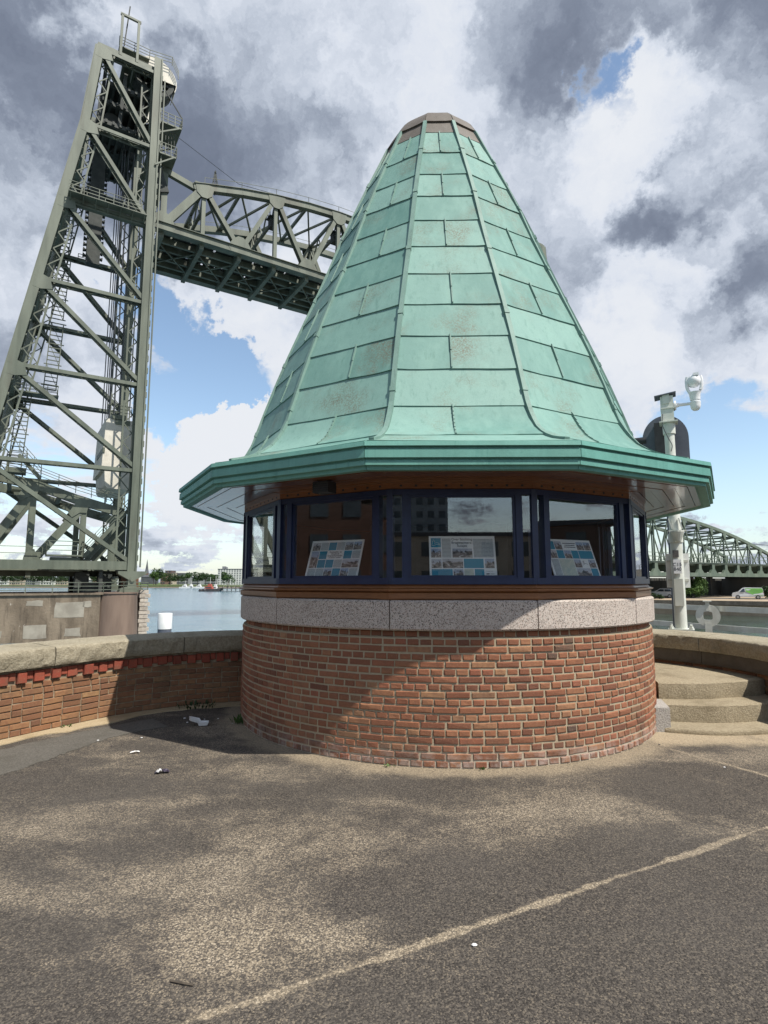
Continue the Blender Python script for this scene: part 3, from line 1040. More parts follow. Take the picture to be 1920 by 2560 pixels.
SEAMS = [2.91, 3.28, 3.70, 4.105, 4.52, 4.96, 5.384, 5.81, 6.22, 6.63, 7.07, 7.51]
for k in range(-5, 7):
    panel(k, 2.738, 2.905, .004, .996, 4, M['copper'], 'eave_apron', .006, .006, .001)
    for i, (z0, z1) in enumerate(zip(SEAMS, SEAMS[1:])):
        nv = 7 if i == 0 else 3
        sh = random.uniform(-.04, .04)
        if i % 2 == 0:
            mid = (.47 if k >= 0 else .53) + sh
            panel(k, z0, z1, .012, mid - .003, nv, M['copper'])
            panel(k, z0, z1, mid - .010, .988, nv, M['copper'], o_top=.004, o_bot=.019)
            wb_ = MB()
            a = th(k)
            n_ = 8 if i == 0 else 2
            for j in range(n_):
                q0_, q1_ = [z0 - .012 + (z1 - z0 + .008) * (j + e_) / n_ for e_ in (0, 1)]
                A0, A1 = [C(rz(max(q_, 2.74)), k - .5, q_).lerp(C(rz(max(q_, 2.74)), k + .5, q_), mid) for q_ in (q0_, q1_)]
                e_ = Vector((math.sin(a), math.cos(a), 0))
                wb_.bar(A0 + (e_ + Vector((0, 0, .6))) * .016, A1 + (e_ + Vector((0, 0, .6))) * .010, .013, .026, e_ + Vector((0, 0, .5)))
            wb_.build('seam_welt', M['copper_seam'], ROOF)
        else:
            panel(k, z0, z1, .012, .988, nv, M['copper'])
    panel(k, 7.51, 7.745, .01, .99, 2, M['cap'], 'cap_band', .002, .010)
    panel(k, 7.745, 8.19, .0, 1.0, 6, M['cap'], 'cap_sheet', .004, .028, .002)
    # ridge roll at the corner
    rb = MB()
    zs = [2.775, 2.80, 2.835, 2.88, 2.93, 3.0, 3.08, 3.18, 3.3, 3.7, 4.1, 4.5, 4.95, 5.4, 5.8, 6.2, 6.6, 7.05, 7.45, 7.74]
    a = th(k + .5)
    e = Vector((math.sin(a), math.cos(a), 0))
    lat = Vector((math.cos(a), -math.sin(a), 0))
    for z0, z1 in zip(zs, zs[1:]):
        p0, p1 = C(rz(z0) + .008, k + .5, z0), C(rz(z1) + .008, k + .5, z1)
        rb.bar(p0, p1 + (p1 - p0).normalized() * .004, .046, .05, e + Vector((0, 0, .5)))
    for z in (3.42, 4.36, 5.3, 6.25, 7.1):
        p0, p1 = C(rz(z) + .010, k + .5, z), C(rz(z + .05) + .010, k + .5, z + .05)
        rb.bar(p0, p1, .056, .060, e + Vector((0, 0, .5)))
    rb.build('ridge_roll', M['copper_seam'], ROOF)
b = MB()
b.tube([(CX, CY, 8.15), (CX, CY, 8.42)], .012, 6)
b.lathe((CX, CY, 0), [(.0, 8.215), (.30, 8.19), (.31, 8.17)], 12, TH0 - DL + math.pi / 12, TH0 - DL + math.pi / 12 + 2 * math.pi)
b.build('roof_cap', M['cap'], ROOF)
# ---- eaves
for k in range(-5, 7):
    b = MB()
    seg(b, k, [(3.10, 2.750), (3.322, 2.728), (3.345, 2.722), (3.352, 2.684), (3.318, 2.678), (3.318, 2.668), (3.338, 2.660), (3.340, 2.590), (3.305, 2.585), (3.305, 2.575), (3.322, 2.568), (3.322, 2.532), (3.292, 2.528), (3.290, 2.498), (3.22, 2.498), (3.10, 2.56)], .0015)
    b.build('eave_fascia', M['fascia'], HOUSE)
    nb = 6
    for j in range(nb):
        r0 = 3.24 - (3.24 - 2.55) * j / nb
        r1 = 3.24 - (3.24 - 2.55) * (j + 1) / nb + .005
        b = MB()
        dz = .004 * (j % 2)
        seg(b, k, [(r0, 2.513 - dz), (r1, 2.513 - dz), (r1, 2.535), (r0, 2.535)], .0006 if j % 2 else .0012)
        b.build('soffit_board', M['soffit'], HOUSE)
# small flood lamp under the soffit
L0 = fpt(-1, -.20, 2.86, 2.45)
b = MB()
a = th(-1)
b.frame(L0, (math.cos(a), -math.sin(a), 0), (math.sin(a), math.cos(a), 0), (0, 0, 1), .17, .13, .10)
b.frame(L0 + Vector((0, 0, .053)), (math.cos(a), -math.sin(a), 0), (math.sin(a), math.cos(a), 0), (0, 0, 1), .09, .08, .03)
for j in range(5):
    b.frame(L0 + Vector((0, 0, -.04 + .02 * j)) + Vector((math.sin(a), math.cos(a), 0)) * .066, (math.cos(a), -math.sin(a), 0), (math.sin(a), math.cos(a), 0), (0, 0, 1), .18, .012, .006)
tag(b.build('soffit_lamp', M['black'], None, org_at=L0), 'black flood lamp fixed under the wooden eaves', 'lamp')

# ---- information boards standing in the windows
def text_mesh(body, size, m, name='lettering', extrude=.0006):
    cu = bpy.data.curves.new(name, 'FONT')
    cu.body = body
    cu.size = size
    cu.align_x = 'CENTER'
    cu.align_y = 'CENTER'
    cu.extrude = extrude
    cu.space_line = .95
    ob = bpy.data.objects.new(name, cu)
    COL.objects.link(ob)
    bpy.context.view_layer.update()
    me = bpy.data.meshes.new_from_object(ob.evaluated_get(bpy.context.evaluated_depsgraph_get()))
    bpy.data.objects.remove(ob)
    me.materials.clear()
    me.materials.append(m)
    return me


def board(k, uc, w, h, yaw, tiles, texts, label, lean=.30, z0=1.644, apz=AP - .045):
    base = fpt(k, uc, apz, z0)
    root = thing('information_board', label, 'information board', base, 'information boards in the windows')
    a = th(k) + yaw
    X = Vector((-math.cos(a), math.sin(a), 0))          # to the right seen from outside
    out = Vector((math.sin(a), math.cos(a), 0))
    Z = (Vector((0, 0, 1)) * math.cos(lean) - out * math.sin(lean)).normalized()
    Nn = X.cross(Z).normalized()
    if Nn.dot(out) < 0:
        Nn = -Nn
    rot = Matrix((X, -Nn, Z)).transposed().to_euler()   # local x right, y into board, z up
    b = MB()
    b.box(-w / 2, w / 2, 0, .008, 0, h)
    inst(b.mesh('panel', M['print_white']), 'panel', root, base, rot)
    nm = {'b': ('blue_tile', M['print_blue']), 'p': ('photo_tile', M['photo']), 't': ('text_tile', M['print_text']), 'm': ('map_tile', M['print_map'])}
    for (x0, y0, x1, y1, ty) in tiles:
        n_, m_ = nm[ty]
        b = MB()
        b.box(-w / 2 + x0 * w, -w / 2 + x1 * w, -.0014, 0.0, h - y1 * h, h - y0 * h)
        inst(b.mesh(n_, m_), n_, root, base, rot)
    for (x, y, s, body, m_) in texts:
        me = text_mesh(body, s, m_)
        p = base + X * (-w / 2 + x * w) + Z * (h - y * h) + Nn * .0022
        e = (Matrix((X, -Nn, Z)).transposed().to_4x4() @ Matrix.Rotation(math.pi / 2, 4, 'X')).to_euler()
        inst(me, 'lettering', root, p, e)
    return root, base, X, Z, Nn, w, h


def ink_line(brd, pts, r, m_, name):
    root, base, X, Z, Nn, w, h = brd
    b = MB()
    P_ = [base + X * (-w / 2 + x * w) + Z * (h - y * h) + Nn * .0025 for x, y in pts]
    b.tube(P_, r, 5)
    b.build(name, m_, root)


T0 = [(.03, .05, .18, .28, 'b'), (.03, .31, .18, .53, 'p'), (.195, .06, .33, .53, 't'), (.35, .31, .65, .53, 'p'), (.67, .07, .97, .53, 't'),
      (.03, .57, .18, .785, 'p'), (.195, .56, .50, .785, 'p'), (.515, .56, .81, .785, 'b'), (.83, .56, .97, .785, 'p'),
      (.03, .81, .34, .985, 'b'), (.355, .81, .50, .985, 'p'), (.515, .81, .655, .985, 'm'), (.67, .81, .81, .985, 'b')]
B0 = board(0, -.015, .620, .405, 0.0, T0, [(.50, .165, .034, 'Over Stichting\nBrugwachters-\nhuisjes', M['print_ink'])], 'white board with blue tiles and a title, in the middle window')
ink_line(B0, [(.045, .23), (.05, .16), (.07, .085), (.09, .14), (.085, .19), (.11, .165), (.14, .17), (.165, .205)], .0016, M['print_white'], 'logo_mark')
ink_line(B0, [(.05, .235), (.09, .225), (.11, .205), (.14, .21), (.165, .225)], .0014, M['print_white'], 'logo_mark')
ink_line(B0, [(.84, .86), (.94, .86)], .0012, M['print_ink'], 'ink_rule')
ink_line(B0, [(.84, .925), (.885, .925)], .004, M['print_ink'], 'ink_rule')
ink_line(B0, [(.90, .925), (.96, .925)], .0012, M['print_ink'], 'ink_rule')
T1 = []
g = lambda c, r, ty, cw=1, rh=1: T1.append((.03 + .158 * c + .006, .05 + .235 * r + .008, .03 + .158 * (c + cw) - .006, .05 + .235 * (r + rh) - .012, ty))
for c_, ty in enumerate('ptbtpp'):
    g(c_, 0, ty)
g(0, 1, 'p', 1, 2); g(1, 1, 'b'); g(4, 1, 'b'); g(5, 1, 't'); g(1, 2, 'b'); g(2, 2, 'b'); g(3, 2, 't'); g(4, 2, 'p', 2)
for c_, ty in enumerate('ttpbpt'):
    g(c_, 3, ty)
board(-1, .055, .615, .40, -.05, T1, [(.505, .40, .021, 'Voorbeelden van\nhergebruik\nbrugwachtershuisjes\nin andere steden', M['print_ink'])], 'white board checkered with blue tiles and photos, in the left window', .36)
T1 = []
g = lambda c, r, ty, cw=1, rh=1: T1.append((.03 + .158 * c + .006, .05 + .235 * r + .008, .03 + .158 * (c + cw) - .006, .05 + .235 * (r + rh) - .012, ty))
for c_, ty in ((0, 'b'), (1, 'p'), (4, 'p'), (5, 'p')):
    g(c_, 0, ty)
for c_, ty in enumerate('pbpb'):
    g(c_, 1, ty)
g(4, 1, 'b', 2); g(0, 2, 't', 1, 2); g(1, 2, 'm', 2, 2); g(3, 2, 'p'); g(5, 2, 'p'); g(3, 3, 'p', 2); g(5, 3, 'b')
B2 = board(1, .045, .600, .40, .05, T1, [], 'white board with a pale map and blue tiles, in the right window', .36)
ink_line(B2, [(.68, .69), (.69, .63), (.705, .56), (.715, .62), (.712, .66), (.73, .635), (.76, .635), (.79, .665)], .0014, M['print_ink'], 'logo_mark')
for y_, x0_, x1_ in ((.105, .37, .64), (.155, .41, .62), (.205, .39, .63)):
    ink_line(B2, [(x0_, y_), (x1_, y_)], .0035, M['print_ink'], 'ink_rule')
# ------------------------------------------------------------------ parapets
def sweep(path, u0, u1, prof, step=.07, jit=None, seed=1):
    """closed cross-section prof [(offset along outward normal, z)] swept along the path"""
    rg = random.Random(seed)
    n = max(2, int((u1 - u0) / step))
    m_ = len(prof)
    vs = []
    for i in range(n + 1):
        p, d, nn = path.at(u0 + (u1 - u0) * i / n)
        for q, (o_, z) in enumerate(prof):
            j = jit[q] if jit else 0
            jj = j if 0 < i < n else j * .4
            vs.append(p + nn * (o_ + rg.uniform(-jj, jj)) + Vector((0, 0, z + rg.uniform(-jj, jj) * .4)))
    fs = [(i * m_ + q, i * m_ + (q + 1) % m_, (i + 1) * m_ + (q + 1) % m_, (i + 1) * m_ + q) for i in range(n) for q in range(m_)]
    fs += [tuple(range(m_)), tuple(n * m_ + q for q in reversed(range(m_)))]
    return MB().add(vs, fs)


WPITCH = .0665
WB = brick_meshes('brick', .205, WPITCH - .011, M['wbrick'], 6, bev=.005, jit=.0035)
WH = brick_meshes('brick', .098, WPITCH - .011, M['wbrick'], 6, bev=.005, jit=.0035)
DB = brick_meshes('dentil_brick', .108, .112, M['red_brick'], 4, bev=.006, jit=.005, depth=.09)
DS = brick_meshes('dentil_brick', .066, .085, M['red_brick'], 4, bev=.006, jit=.005, depth=.09)


def parapet(name, label, path, us, ztop, brick_u, z_floor=0.0, DB=None, DS=None):
    """us: stone joints along the path; ztop: top of the coping at its front edge"""
    zb = ztop - .195
    root = thing(name, label, 'wall', path.at(us[len(us) // 2])[0])
    sweep(path, us[0], us[-1], [(.012, -.2), (.012, zb), (.46, zb), (.46, -.2)], .12).build('wall_core', M['wmortar'], root)
    prof = [(-.060, zb), (-.070, zb + .03), (-.073, zb + .07), (-.073, zb + .11), (-.070, zb + .15), (-.066, zb + .186), (-.050, zb + .198), (.12, zb + .204), (.27, zb + .212), (.42, zb + .218), (.52, zb + .218), (.545, zb + .19), (.545, zb)]
    jit = [.006, .014, .016, .016, .014, .007, .004, .003, .003, .003, .004, .004, .004]
    for i, (a, b_) in enumerate(zip(us, us[1:])):
        sweep(path, a + .006, b_ - .006, prof, .045, jit, i + 3).build('coping_stone', M['coping'], root, smooth=40)
    nc = int((zb - .13) / WPITCH)
    rg = random.Random(5)
    for c in range(nc):
        z = (c + .5) * WPITCH + .004
        if z < z_floor - .06:
            continue
        u = brick_u[0] + (.11 if c % 2 else 0) + rg.uniform(0, .04)
        q = c
        while u < brick_u[1]:
            hd = rg.random() < .22
            w = .109 if hd else .216
            p, d, n = path.at(u + w / 2)
            e = rg.uniform(-.004, .005)
            inst(rg.choice(WH if hd else WB)[1], 'brick', root, p - n * e + Vector((0, 0, z)), (0, rg.uniform(-.02, .02), math.atan2(n.x, -n.y)))
            u += w
    z0 = nc * WPITCH + .012
    hgt = zb - z0
    if DB is None:
        for i, (a, b_) in enumerate(zip(us, us[1:])):
            sweep(path, a + .004, b_ - .004, [(-.025, z0), (-.028, z0 + .055), (-.020, zb - .002), (.03, zb - .002), (.03, z0)], .06, [.004] * 5, i + 30).build('shade_tone_ledge', M['quay_stone'], root)  # dark stone puts the shade under the coping into the colour
    u = brick_u[0] if DB else brick_u[1]
    while u < brick_u[1]:
        p, d, n = path.at(u)
        rot = (0, rg.uniform(-.03, .03), math.atan2(n.x, -n.y))
        inst(rg.choice(DB)[1], 'dentil_brick', root, p - n * (.030 + rg.uniform(-.014, .010)) + Vector((0, 0, z0 + .058 + rg.uniform(-.006, .004))), rot, (rg.uniform(.86, 1.08), 1, rg.uniform(.92, 1.04)))
        p, d, n = path.at(u + .092)
        inst(rg.choice(DS)[1], 'dentil_brick', root, p - n * (.008 + rg.uniform(-.004, .004)) + Vector((0, 0, z0 + .072)), (0, 0, math.atan2(n.x, -n.y)))
        u += .184
    return root


def near_u(path, x, y):
    best = min(range(400), key=lambda i: (path.at(path.L * i / 399)[0] - Vector((x, y, 0))).length)
    return path.L * best / 399


uj1, uj2 = near_u(LEFT, -3.66, 6.47), near_u(LEFT, -2.62, 7.66)
parapet('left_parapet', 'low curved brick parapet with pale stone coping left of the house', LEFT, [.3, uj1 - 4.4, uj1 - 2.9, uj1 - 1.45, uj1, uj2, LEFT.L], .885, (uj1 - 1.6, LEFT.L - .05), 0.0, DB, DS)
ur = [near_u(RIGHT, x, y) for x, y in ((3.35, 9.22), (4.42, 8.12), (4.63, 6.85), (4.9, 5.4))]
parapet('right_parapet', 'low curved stone-capped parapet in shade right of the house', RIGHT, ur + [ur[-1] + 1.3], .845, (near_u(RIGHT, 3.98, 8.7), near_u(RIGHT, 4.65, 6.2)), .05)

# ------------------------------------------------------------------ steps beside the house
STEPS = thing('stone_steps', 'three curved worn stone steps up to a landing right of the house', 'steps', (3.8, 6.6, 0))


def step_piece(name, front, back, z0, z1, seed):
    rg = random.Random(seed)
    fr = [Vector((p.x, p.y, 0)) for p in catmull([(x, y, 0) for x, y in front], 10)]
    zs = [z0, z0 + (z1 - z0) * .3, z0 + (z1 - z0) * .62, z1 - .012, z1]
    outs = [0.0, .006, .008, .004, -.012]
    vs, n = [], len(fr)
    for i, p in enumerate(fr):
        d = (fr[min(i + 1, n - 1)] - fr[max(i - 1, 0)]).normalized()
        o_ = Vector((d.y, -d.x, 0))
        for z, k in zip(zs, outs):
            vs.append(p + o_ * (k + rg.uniform(-.006, .006) * (z1 - z0 > .1)) + Vector((0, 0, z)))
    m_ = len(zs)
    fs = [(i * m_ + q, (i + 1) * m_ + q, (i + 1) * m_ + q + 1, i * m_ + q + 1) for i in range(n - 1) for q in range(m_ - 1)]
    k = len(vs)
    vs += [Vector((x, y, z1)) for x, y in back] + [Vector((x, y, z0)) for x, y in back]
    nb = len(back)
    top = [i * m_ + m_ - 1 for i in range(n)] + [k + j for j in range(nb)]
    fs.append(tuple(top))
    fs.append(((n - 1) * m_, k + nb, k, (n - 1) * m_ + 3) if False else tuple([(n - 1) * m_ + q for q in range(m_)] + [k, k + nb]))
    fs.append(tuple([0, k + 2 * nb - 1, k + nb - 1] + [q for q in reversed(range(1, m_))]))
    for j in range(nb - 1):
        fs.append((k + j, k + nb + j, k + nb + j + 1, k + j + 1))
    return MB().add(vs, fs).build(name, M['step'], STEPS, smooth=40)


step_piece('bottom_step', [(2.98, 6.42), (3.09, 6.36), (3.5, 6.255), (4.07, 6.31), (4.60, 6.50)], [(4.62, 7.0), (3.1, 7.0)], -.02, .055, 1)
step_piece('middle_step', [(3.07, 6.66), (3.24, 6.625), (3.70, 6.56), (4.33, 6.68), (4.64, 6.80)], [(4.64, 7.3), (3.2, 7.3)], .03, .245, 2)
step_piece('top_step', [(3.215, 6.915), (3.5, 6.885), (3.85, 6.92), (4.45, 7.10), (4.66, 7.22)], [(4.60, 7.8), (4.34, 8.3), (4.02, 8.72), (3.2, 9.36), (2.7, 9.6), (3.0, 9.0), (3.31, 8.3), (3.35, 7.5)], .20, .43, 3)
b = MB()
pts = [(2.80, 6.43), (3.075, 6.375), (3.19, 6.80), (2.95, 6.9)]
vs = [(x, y, -.05) for x, y in pts] + [(x, y, .25) for x, y in pts] + [(x + (2.99 - x) * .05, y + (6.62 - y) * .05, .264) for x, y in pts]
b.add(vs, [(0, 1, 5, 4), (1, 2, 6, 5), (2, 3, 7, 6), (3, 0, 4, 7), (4, 5, 9, 8), (5, 6, 10, 9), (6, 7, 11, 10), (7, 4, 8, 11), (8, 9, 10, 11)])
b.build('cheek_stone', M['block'], STEPS)

# ------------------------------------------------------------------ pole with camera, signal board and signs
PX, PY, PZ = 4.64, 9.10, .848
POLE = thing('camera_pole', 'pale steel pole on the right parapet carrying a camera arm', 'pole', (PX, PY, PZ))
vd = Vector((PX, PY, 0)).normalized()      # away from the viewer
rt = Vector((vd.y, -vd.x, 0))              # to the right
b = MB()
b.lathe((PX, PY, 0), [(.090, PZ + .03), (.090, 2.58), (.083, 2.66), (.076, 2.70), (.076, 4.05), (.0, 4.05)], 20)
b.build('shaft', M['pole'], POLE, smooth=40)
b = MB()
b.frame((PX, PY, PZ + .016), rt, vd, (0, 0, 1), .36, .36, .030)
b.build('base_plate', M['pole'], POLE)
for sx in (-1, 1):
    for sy in (-1, 1):
        b = MB()
        q = Vector((PX, PY, PZ)) + rt * (.14 * sx) + vd * (.14 * sy)
        b.tube([q + Vector((0, 0, .03)), q + Vector((0, 0, .09))], .018, 6)
        b.tube([q + Vector((0, 0, .03)), q + Vector((0, 0, .055))], .032, 6)
        b.build('anchor_bolt', M['pole'], POLE)
b = MB()
b.lathe((PX, PY, 0), [(.075, 3.98), (.094, 3.98), (.094, 4.16), (.075, 4.16)], 20)
b.lathe((PX, PY, 0), [(.089, 2.22), (.105, 2.22), (.105, 2.36), (.089, 2.36)], 20)
b.build('collar', M['pole'], POLE, smooth=40)
b = MB()
q = Vector((PX, PY, 0))
b.frame(q + Vector((0, 0, 4.17)), rt, vd, (0, 0, 1), .27, .27, .018)
b.frame(q + Vector((0, 0, 4.39)) - rt * .01, rt, vd, (0, 0, 1), .19, .19, .42)
b.frame(q + Vector((0, 0, 4.55)) - rt * .02 - vd * .10, rt, vd, (0, 0, 1), .10, .02, .16)
b.frame(q + Vector((0, 0, 4.40)), rt, vd, (0, 0, 1), .215, .215, .02)
b.build('head_box', M['pole'], POLE)
b = MB()
b.frame(q + Vector((0, 0, 4.625)) - rt * .03, (rt + Vector((0, 0, .12))).normalized(), vd, (0, 0, 1), .32, .28, .014)
b.build('head_plate', M['dark_board'], POLE)
b = MB()
q0 = q + Vector((0, 0, 4.45))
b.tube([q0 + rt * .10, q0 + rt * .125], .075, 14)
b.tube([q0 + rt * .12, q0 + rt * .33], .024, 10)
b.tube([q0 + rt * .08, q0 + rt * .17], [.05, .03], 12)
b.build('camera_arm', M['white_clean'], POLE, smooth=40)
# small hatch, sticker, number label, loudspeaker-like lamp shade on the shaft
b = MB()
b.frame(q - vd * .092 + Vector((0, 0, 1.44)), rt, vd, (0, 0, 1), .125, .03, .42)
b.build('hatch', M['pole'], POLE)
b = MB()
b.frame(q - vd * .098 - rt * .015 + Vector((0, 0, 2.04)), rt, vd, (0, 0, 1), .085, .012, .11)
b.build('sticker', M['sticker_dark'], POLE)
b = MB()
b.frame(q - vd * .097 + Vector((0, 0, 1.84)), rt, vd, (0, 0, 1), .11, .012, .22)
b.build('number_label', M['white_clean'], POLE)
erot = (Matrix((rt, vd, Vector((0, 0, 1)))).transposed().to_4x4() @ Matrix.Rotation(math.pi / 2, 4, 'X')).to_euler()
inst(text_mesh('C15\n840', .075, M['print_ink']), 'lettering', POLE, q - vd * .1045 + Vector((0, 0, 1.835)), erot)
b = MB()
lc = q - vd * .10 + rt * .03 + Vector((0, 0, 2.43))
b.bar(lc + rt * .07, lc + rt * .025 + Vector((0, 0, .17)), .02, .03, vd)
b.bar(lc - rt * .07, lc - rt * .115 + Vector((0, 0, .17)), .02, .03, vd)
b.frame(lc - Vector((0, 0, .03)), rt, vd, (0, 0, 1), .25, .06, .022)
b.lathe(lc - Vector((0, 0, .20)), [(.045, 0), (.10, .15), (.10, .17)], 14)
b.build('lamp_bracket', M['pole'], POLE)
b = MB()
cable = [q - vd * .11 - rt * .08 + Vector((0, 0, 4.30)), q - vd * .13 - rt * .09 + Vector((0, 0, 4.12)), q - vd * .12 - rt * .02 + Vector((0, 0, 3.9)), q - vd * .10 + rt * .03 + Vector((0, 0, 3.78)), q - vd * .095 + rt * .01 + Vector((0, 0, 3.68))]
b.tube(catmull(cable, 6), .007, 5)
b.build('cable', M['rope'], POLE)

# pan-tilt camera on the arm
CAMB = q0 + rt * .40
PTZ = thing('pan_tilt_camera', 'white pan and tilt camera on the arm of the pole', 'camera', CAMB)
b = MB()
b.lathe(CAMB, [(.0, -.13), (.04, -.12), (.066, -.09), (.075, -.05), (.077, -.01), (.080, .0), (.080, .02), (.064, .03), (.057, .045), (.074, .05), (.082, .15), (.094, .175), (.0, .18)], 20)
b.build('base', M['white_clean'], PTZ, smooth=40)
b = MB()
for s in (-1, 1):
    pts = [CAMB + rt * (.058 * s) + Vector((0, 0, .16)), CAMB + rt * (.098 * s) + Vector((0, 0, .25)), CAMB + rt * (.106 * s) + Vector((0, 0, .36)), CAMB + rt * (.092 * s) + Vector((0, 0, .44))]
    b.tube(catmull(pts, 5), .026, 8)
b.build('yoke', M['white_clean'], PTZ, smooth=40)
b = MB()
b.sphere(CAMB + Vector((0, 0, .365)), .100, 20, 14, (1, 1, 1.08))
hd = b.build('head', M['white_clean'], PTZ, smooth=True)
b = MB()
b.frame(CAMB + Vector((0, 0, .455)) + rt * .03 - vd * .05, rt, vd, (0, 0, 1), .08, .08, .04)
b.build('sun_shield', M['white_clean'], PTZ)
b = MB()
ln = CAMB + Vector((0, 0, .35)) + vd * .07 - rt * .03
b.tube([ln, ln + vd * .06], .05, 14)
b.build('lens', M['dark_board'], PTZ, smooth=40)

# back of a river traffic signal behind the pole
SC = Vector((4.80, 9.56, 3.83))
svd = Vector((SC.x, SC.y, 0)).normalized()
srt = Vector((svd.y, -svd.x, 0))
SIG = thing('signal_board', 'dark grey rounded signal board seen from behind the pole', 'signal', (SC.x, SC.y, .5))
poly = []
hw_, hh_ = .355, .60
for i in range(25):
    a = math.pi * i / 24
    poly.append((hw_ * math.cos(a), hh_ - hw_ * 1.15 + hw_ * 1.15 * math.sin(a)))
for i in range(25):
    a = math.pi + math.pi * i / 24
    poly.append((hw_ * math.cos(a), -hh_ + hw_ * 1.15 + hw_ * 1.15 * math.sin(a)))
b = MB()
b.prism(poly, SC, srt, (0, 0, 1), svd, .035)
b.build('back_plate', M['dark_board'], SIG)
b = MB()
b.frame(SC - svd * .10 - srt * .06 + Vector((0, 0, -.02)), srt, svd, (0, 0, 1), .20, .20, .92)
b.build('lamp_housing', M['black'], SIG)
for z_ in (.28, -.28):
    b = MB()
    c_ = SC + svd * .035 + Vector((0, 0, z_))
    b.tube([c_, c_ + svd * .26], .13, 18, False)
    b.build('visor', M['black'], SIG, smooth=40)
b = MB()
c_ = SC + svd * .05 - srt * .42 + Vector((0, 0, .20))
b.tube([c_ + srt * .12, c_ - srt * .06, c_ - srt * .12], [.075, .07, .03], 14)
b.build('side_visor', M['black'], SIG, smooth=40)
b = MB()
b.tube([(SC.x, SC.y, .5), (SC.x, SC.y, 3.9)], .05, 12)
b.build('support_post', M['dark_board'], SIG, smooth=40)

# white sign seen from behind, on the same pole
SG = Vector((PX, PY, 1.78)) + vd * .12
SIGN = thing('white_sign', 'white sign panel facing the water behind the pole', 'sign', (SG.x, SG.y, SG.z - .28))
b = MB()
b.frame(SG + srt * 0, rt, vd, (0, 0, 1), .335, .018, .54)
b.build('panel', M['white'], SIGN)
for z_ in (-.15, .15):
    b = MB()
    b.frame(SG - vd * .02 + Vector((0, 0, z_)), rt, vd, (0, 0, 1), .30, .02, .035)
    b.build('bracket', M['rail'], SIGN)

# ------------------------------------------------------------------ railing on the quay with a mooring ring
RA, RBp = Vector((4.42, 17.6, .5)), Vector((9.6, 6.6, .5))
rd = (RBp - RA).normalized()
rn = Vector((-rd.y, rd.x, 0))
RAIL = thing('quay_railing', 'pale flat-bar railing along the edge of the quay', 'railing', RA)
RL = (RBp - RA).length
for z_ in (1.045, .655):
    b = MB()
    b.bar(RA + Vector((0, 0, z_ - .5)), RBp + Vector((0, 0, z_ - .5)), .035, .11, (0, 0, 1))
    b.build('flat_bar', M['rail'], RAIL)
s0 = (Vector((6.98, 12.35, .5)) - RA).dot(rd)
i = -4
while True:
    s_ = s0 + i * 2.1
    i += 1
    if s_ < 0:
        continue
    if s_ > RL:
        break
    if abs(s_ - s0) < .1:
        continue
    p = RA + rd * s_
    b = MB()
    b.frame(p + Vector((0, 0, .33)), rd, rn, (0, 0, 1), .10, .05, .66)
    b.frame(p + Vector((0, 0, .015)), rd, rn, (0, 0, 1), .22, .16, .03)
    b.build('post', M['rail'], RAIL)
RG = RA + rd * s0 + Vector((0, 0, .40)) - rn * .07
if rn.y > 0:
    RG = RA + rd * s0 + Vector((0, 0, .40)) - rn * .07
rgv = Vector((RG.x, RG.y, 0)).normalized()
RG = RG - rgv * .16
rgd = Vector((rgv.y, -rgv.x, 0))
ring = thing('mooring_ring', 'pale thick ring plate mounted on the quay railing post', 'ring', (RG.x, RG.y, .5))
b = MB()
n = 36
vs, fs = [], []
for i in range(n):
    a = 2 * math.pi * i / n
    c_, s_ = math.cos(a), math.sin(a)
    # square-ish hole
    k_ = .085 / max(abs(c_), abs(s_)) ** .75
    for (r_, o_) in ((.228, -.035), (.228, .035), (k_, .035), (k_, -.035)):
        vs.append(RG + rgd * (r_ * c_) + Vector((0, 0, r_ * s_)) + rgv * o_)
for i in range(n):
    j = (i + 1) % n
    for q in range(4):
        fs.append((i * 4 + q, i * 4 + (q + 1) % 4, j * 4 + (q + 1) % 4, j * 4 + q))
b.add(vs, fs)
b.build('ring_plate', M['rail'], ring, smooth=40)
b = MB()
b.frame(RG + Vector((0, 0, .20)), rgd, rgv, (0, 0, 1), .075, .09, .20)
b.frame(RG + Vector((0, 0, .30)), rgd, rgv, (0, 0, 1), .16, .16, .02)
b.frame(RG - Vector((0, 0, .28)), rgd, rgv, (0, 0, 1), .13, .085, .26)
b.build('hanger', M['rail'], ring)

# white-topped mooring pile beyond the left wall
b_ = thing('mooring_pile', 'grey mooring pile with white painted top in the river', 'pile', (-7.75, 20.59, WATER_Z))
b = MB()
b.lathe((-7.75, 20.59, 0), [(.232, WATER_Z - 1), (.232, -.045)], 24)
b.build('shaft', M['dark_board'], b_, smooth=40)
b = MB()
b.lathe((-7.75, 20.59, 0), [(.234, -.045), (.245, -.045), (.245, .48), (.235, .50), (.0, .51)], 24)
b.build('white_top', M['white'], b_, smooth=40)

# ------------------------------------------------------------------ litter and weeds
def crumple(name, label, cat, loc, sx, sy, sz, m_, seed, rot=0.0, n=7):
    rg = random.Random(seed)
    b = MB()
    vs, fs = [], []
    for j in range(n):
        for i in range(n):
            u, v = i / (n - 1) - .5, j / (n - 1) - .5
            vs.append(Vector((u * sx, v * sy, max(.002, sz * (.35 + .65 * rg.random()) * (1 - 1.6 * abs(u) ** 2 * 2)))))
    fs = [(j * n + i, j * n + i + 1, (j + 1) * n + i + 1, (j + 1) * n + i) for j in range(n - 1) for i in range(n - 1)]
    mt = Matrix.Translation(loc) @ Matrix.Rotation(rot, 4, 'Z')
    b.add([mt @ v for v in vs], fs)
    return tag(b.build(name, m_, None, org_at=loc), label, cat)


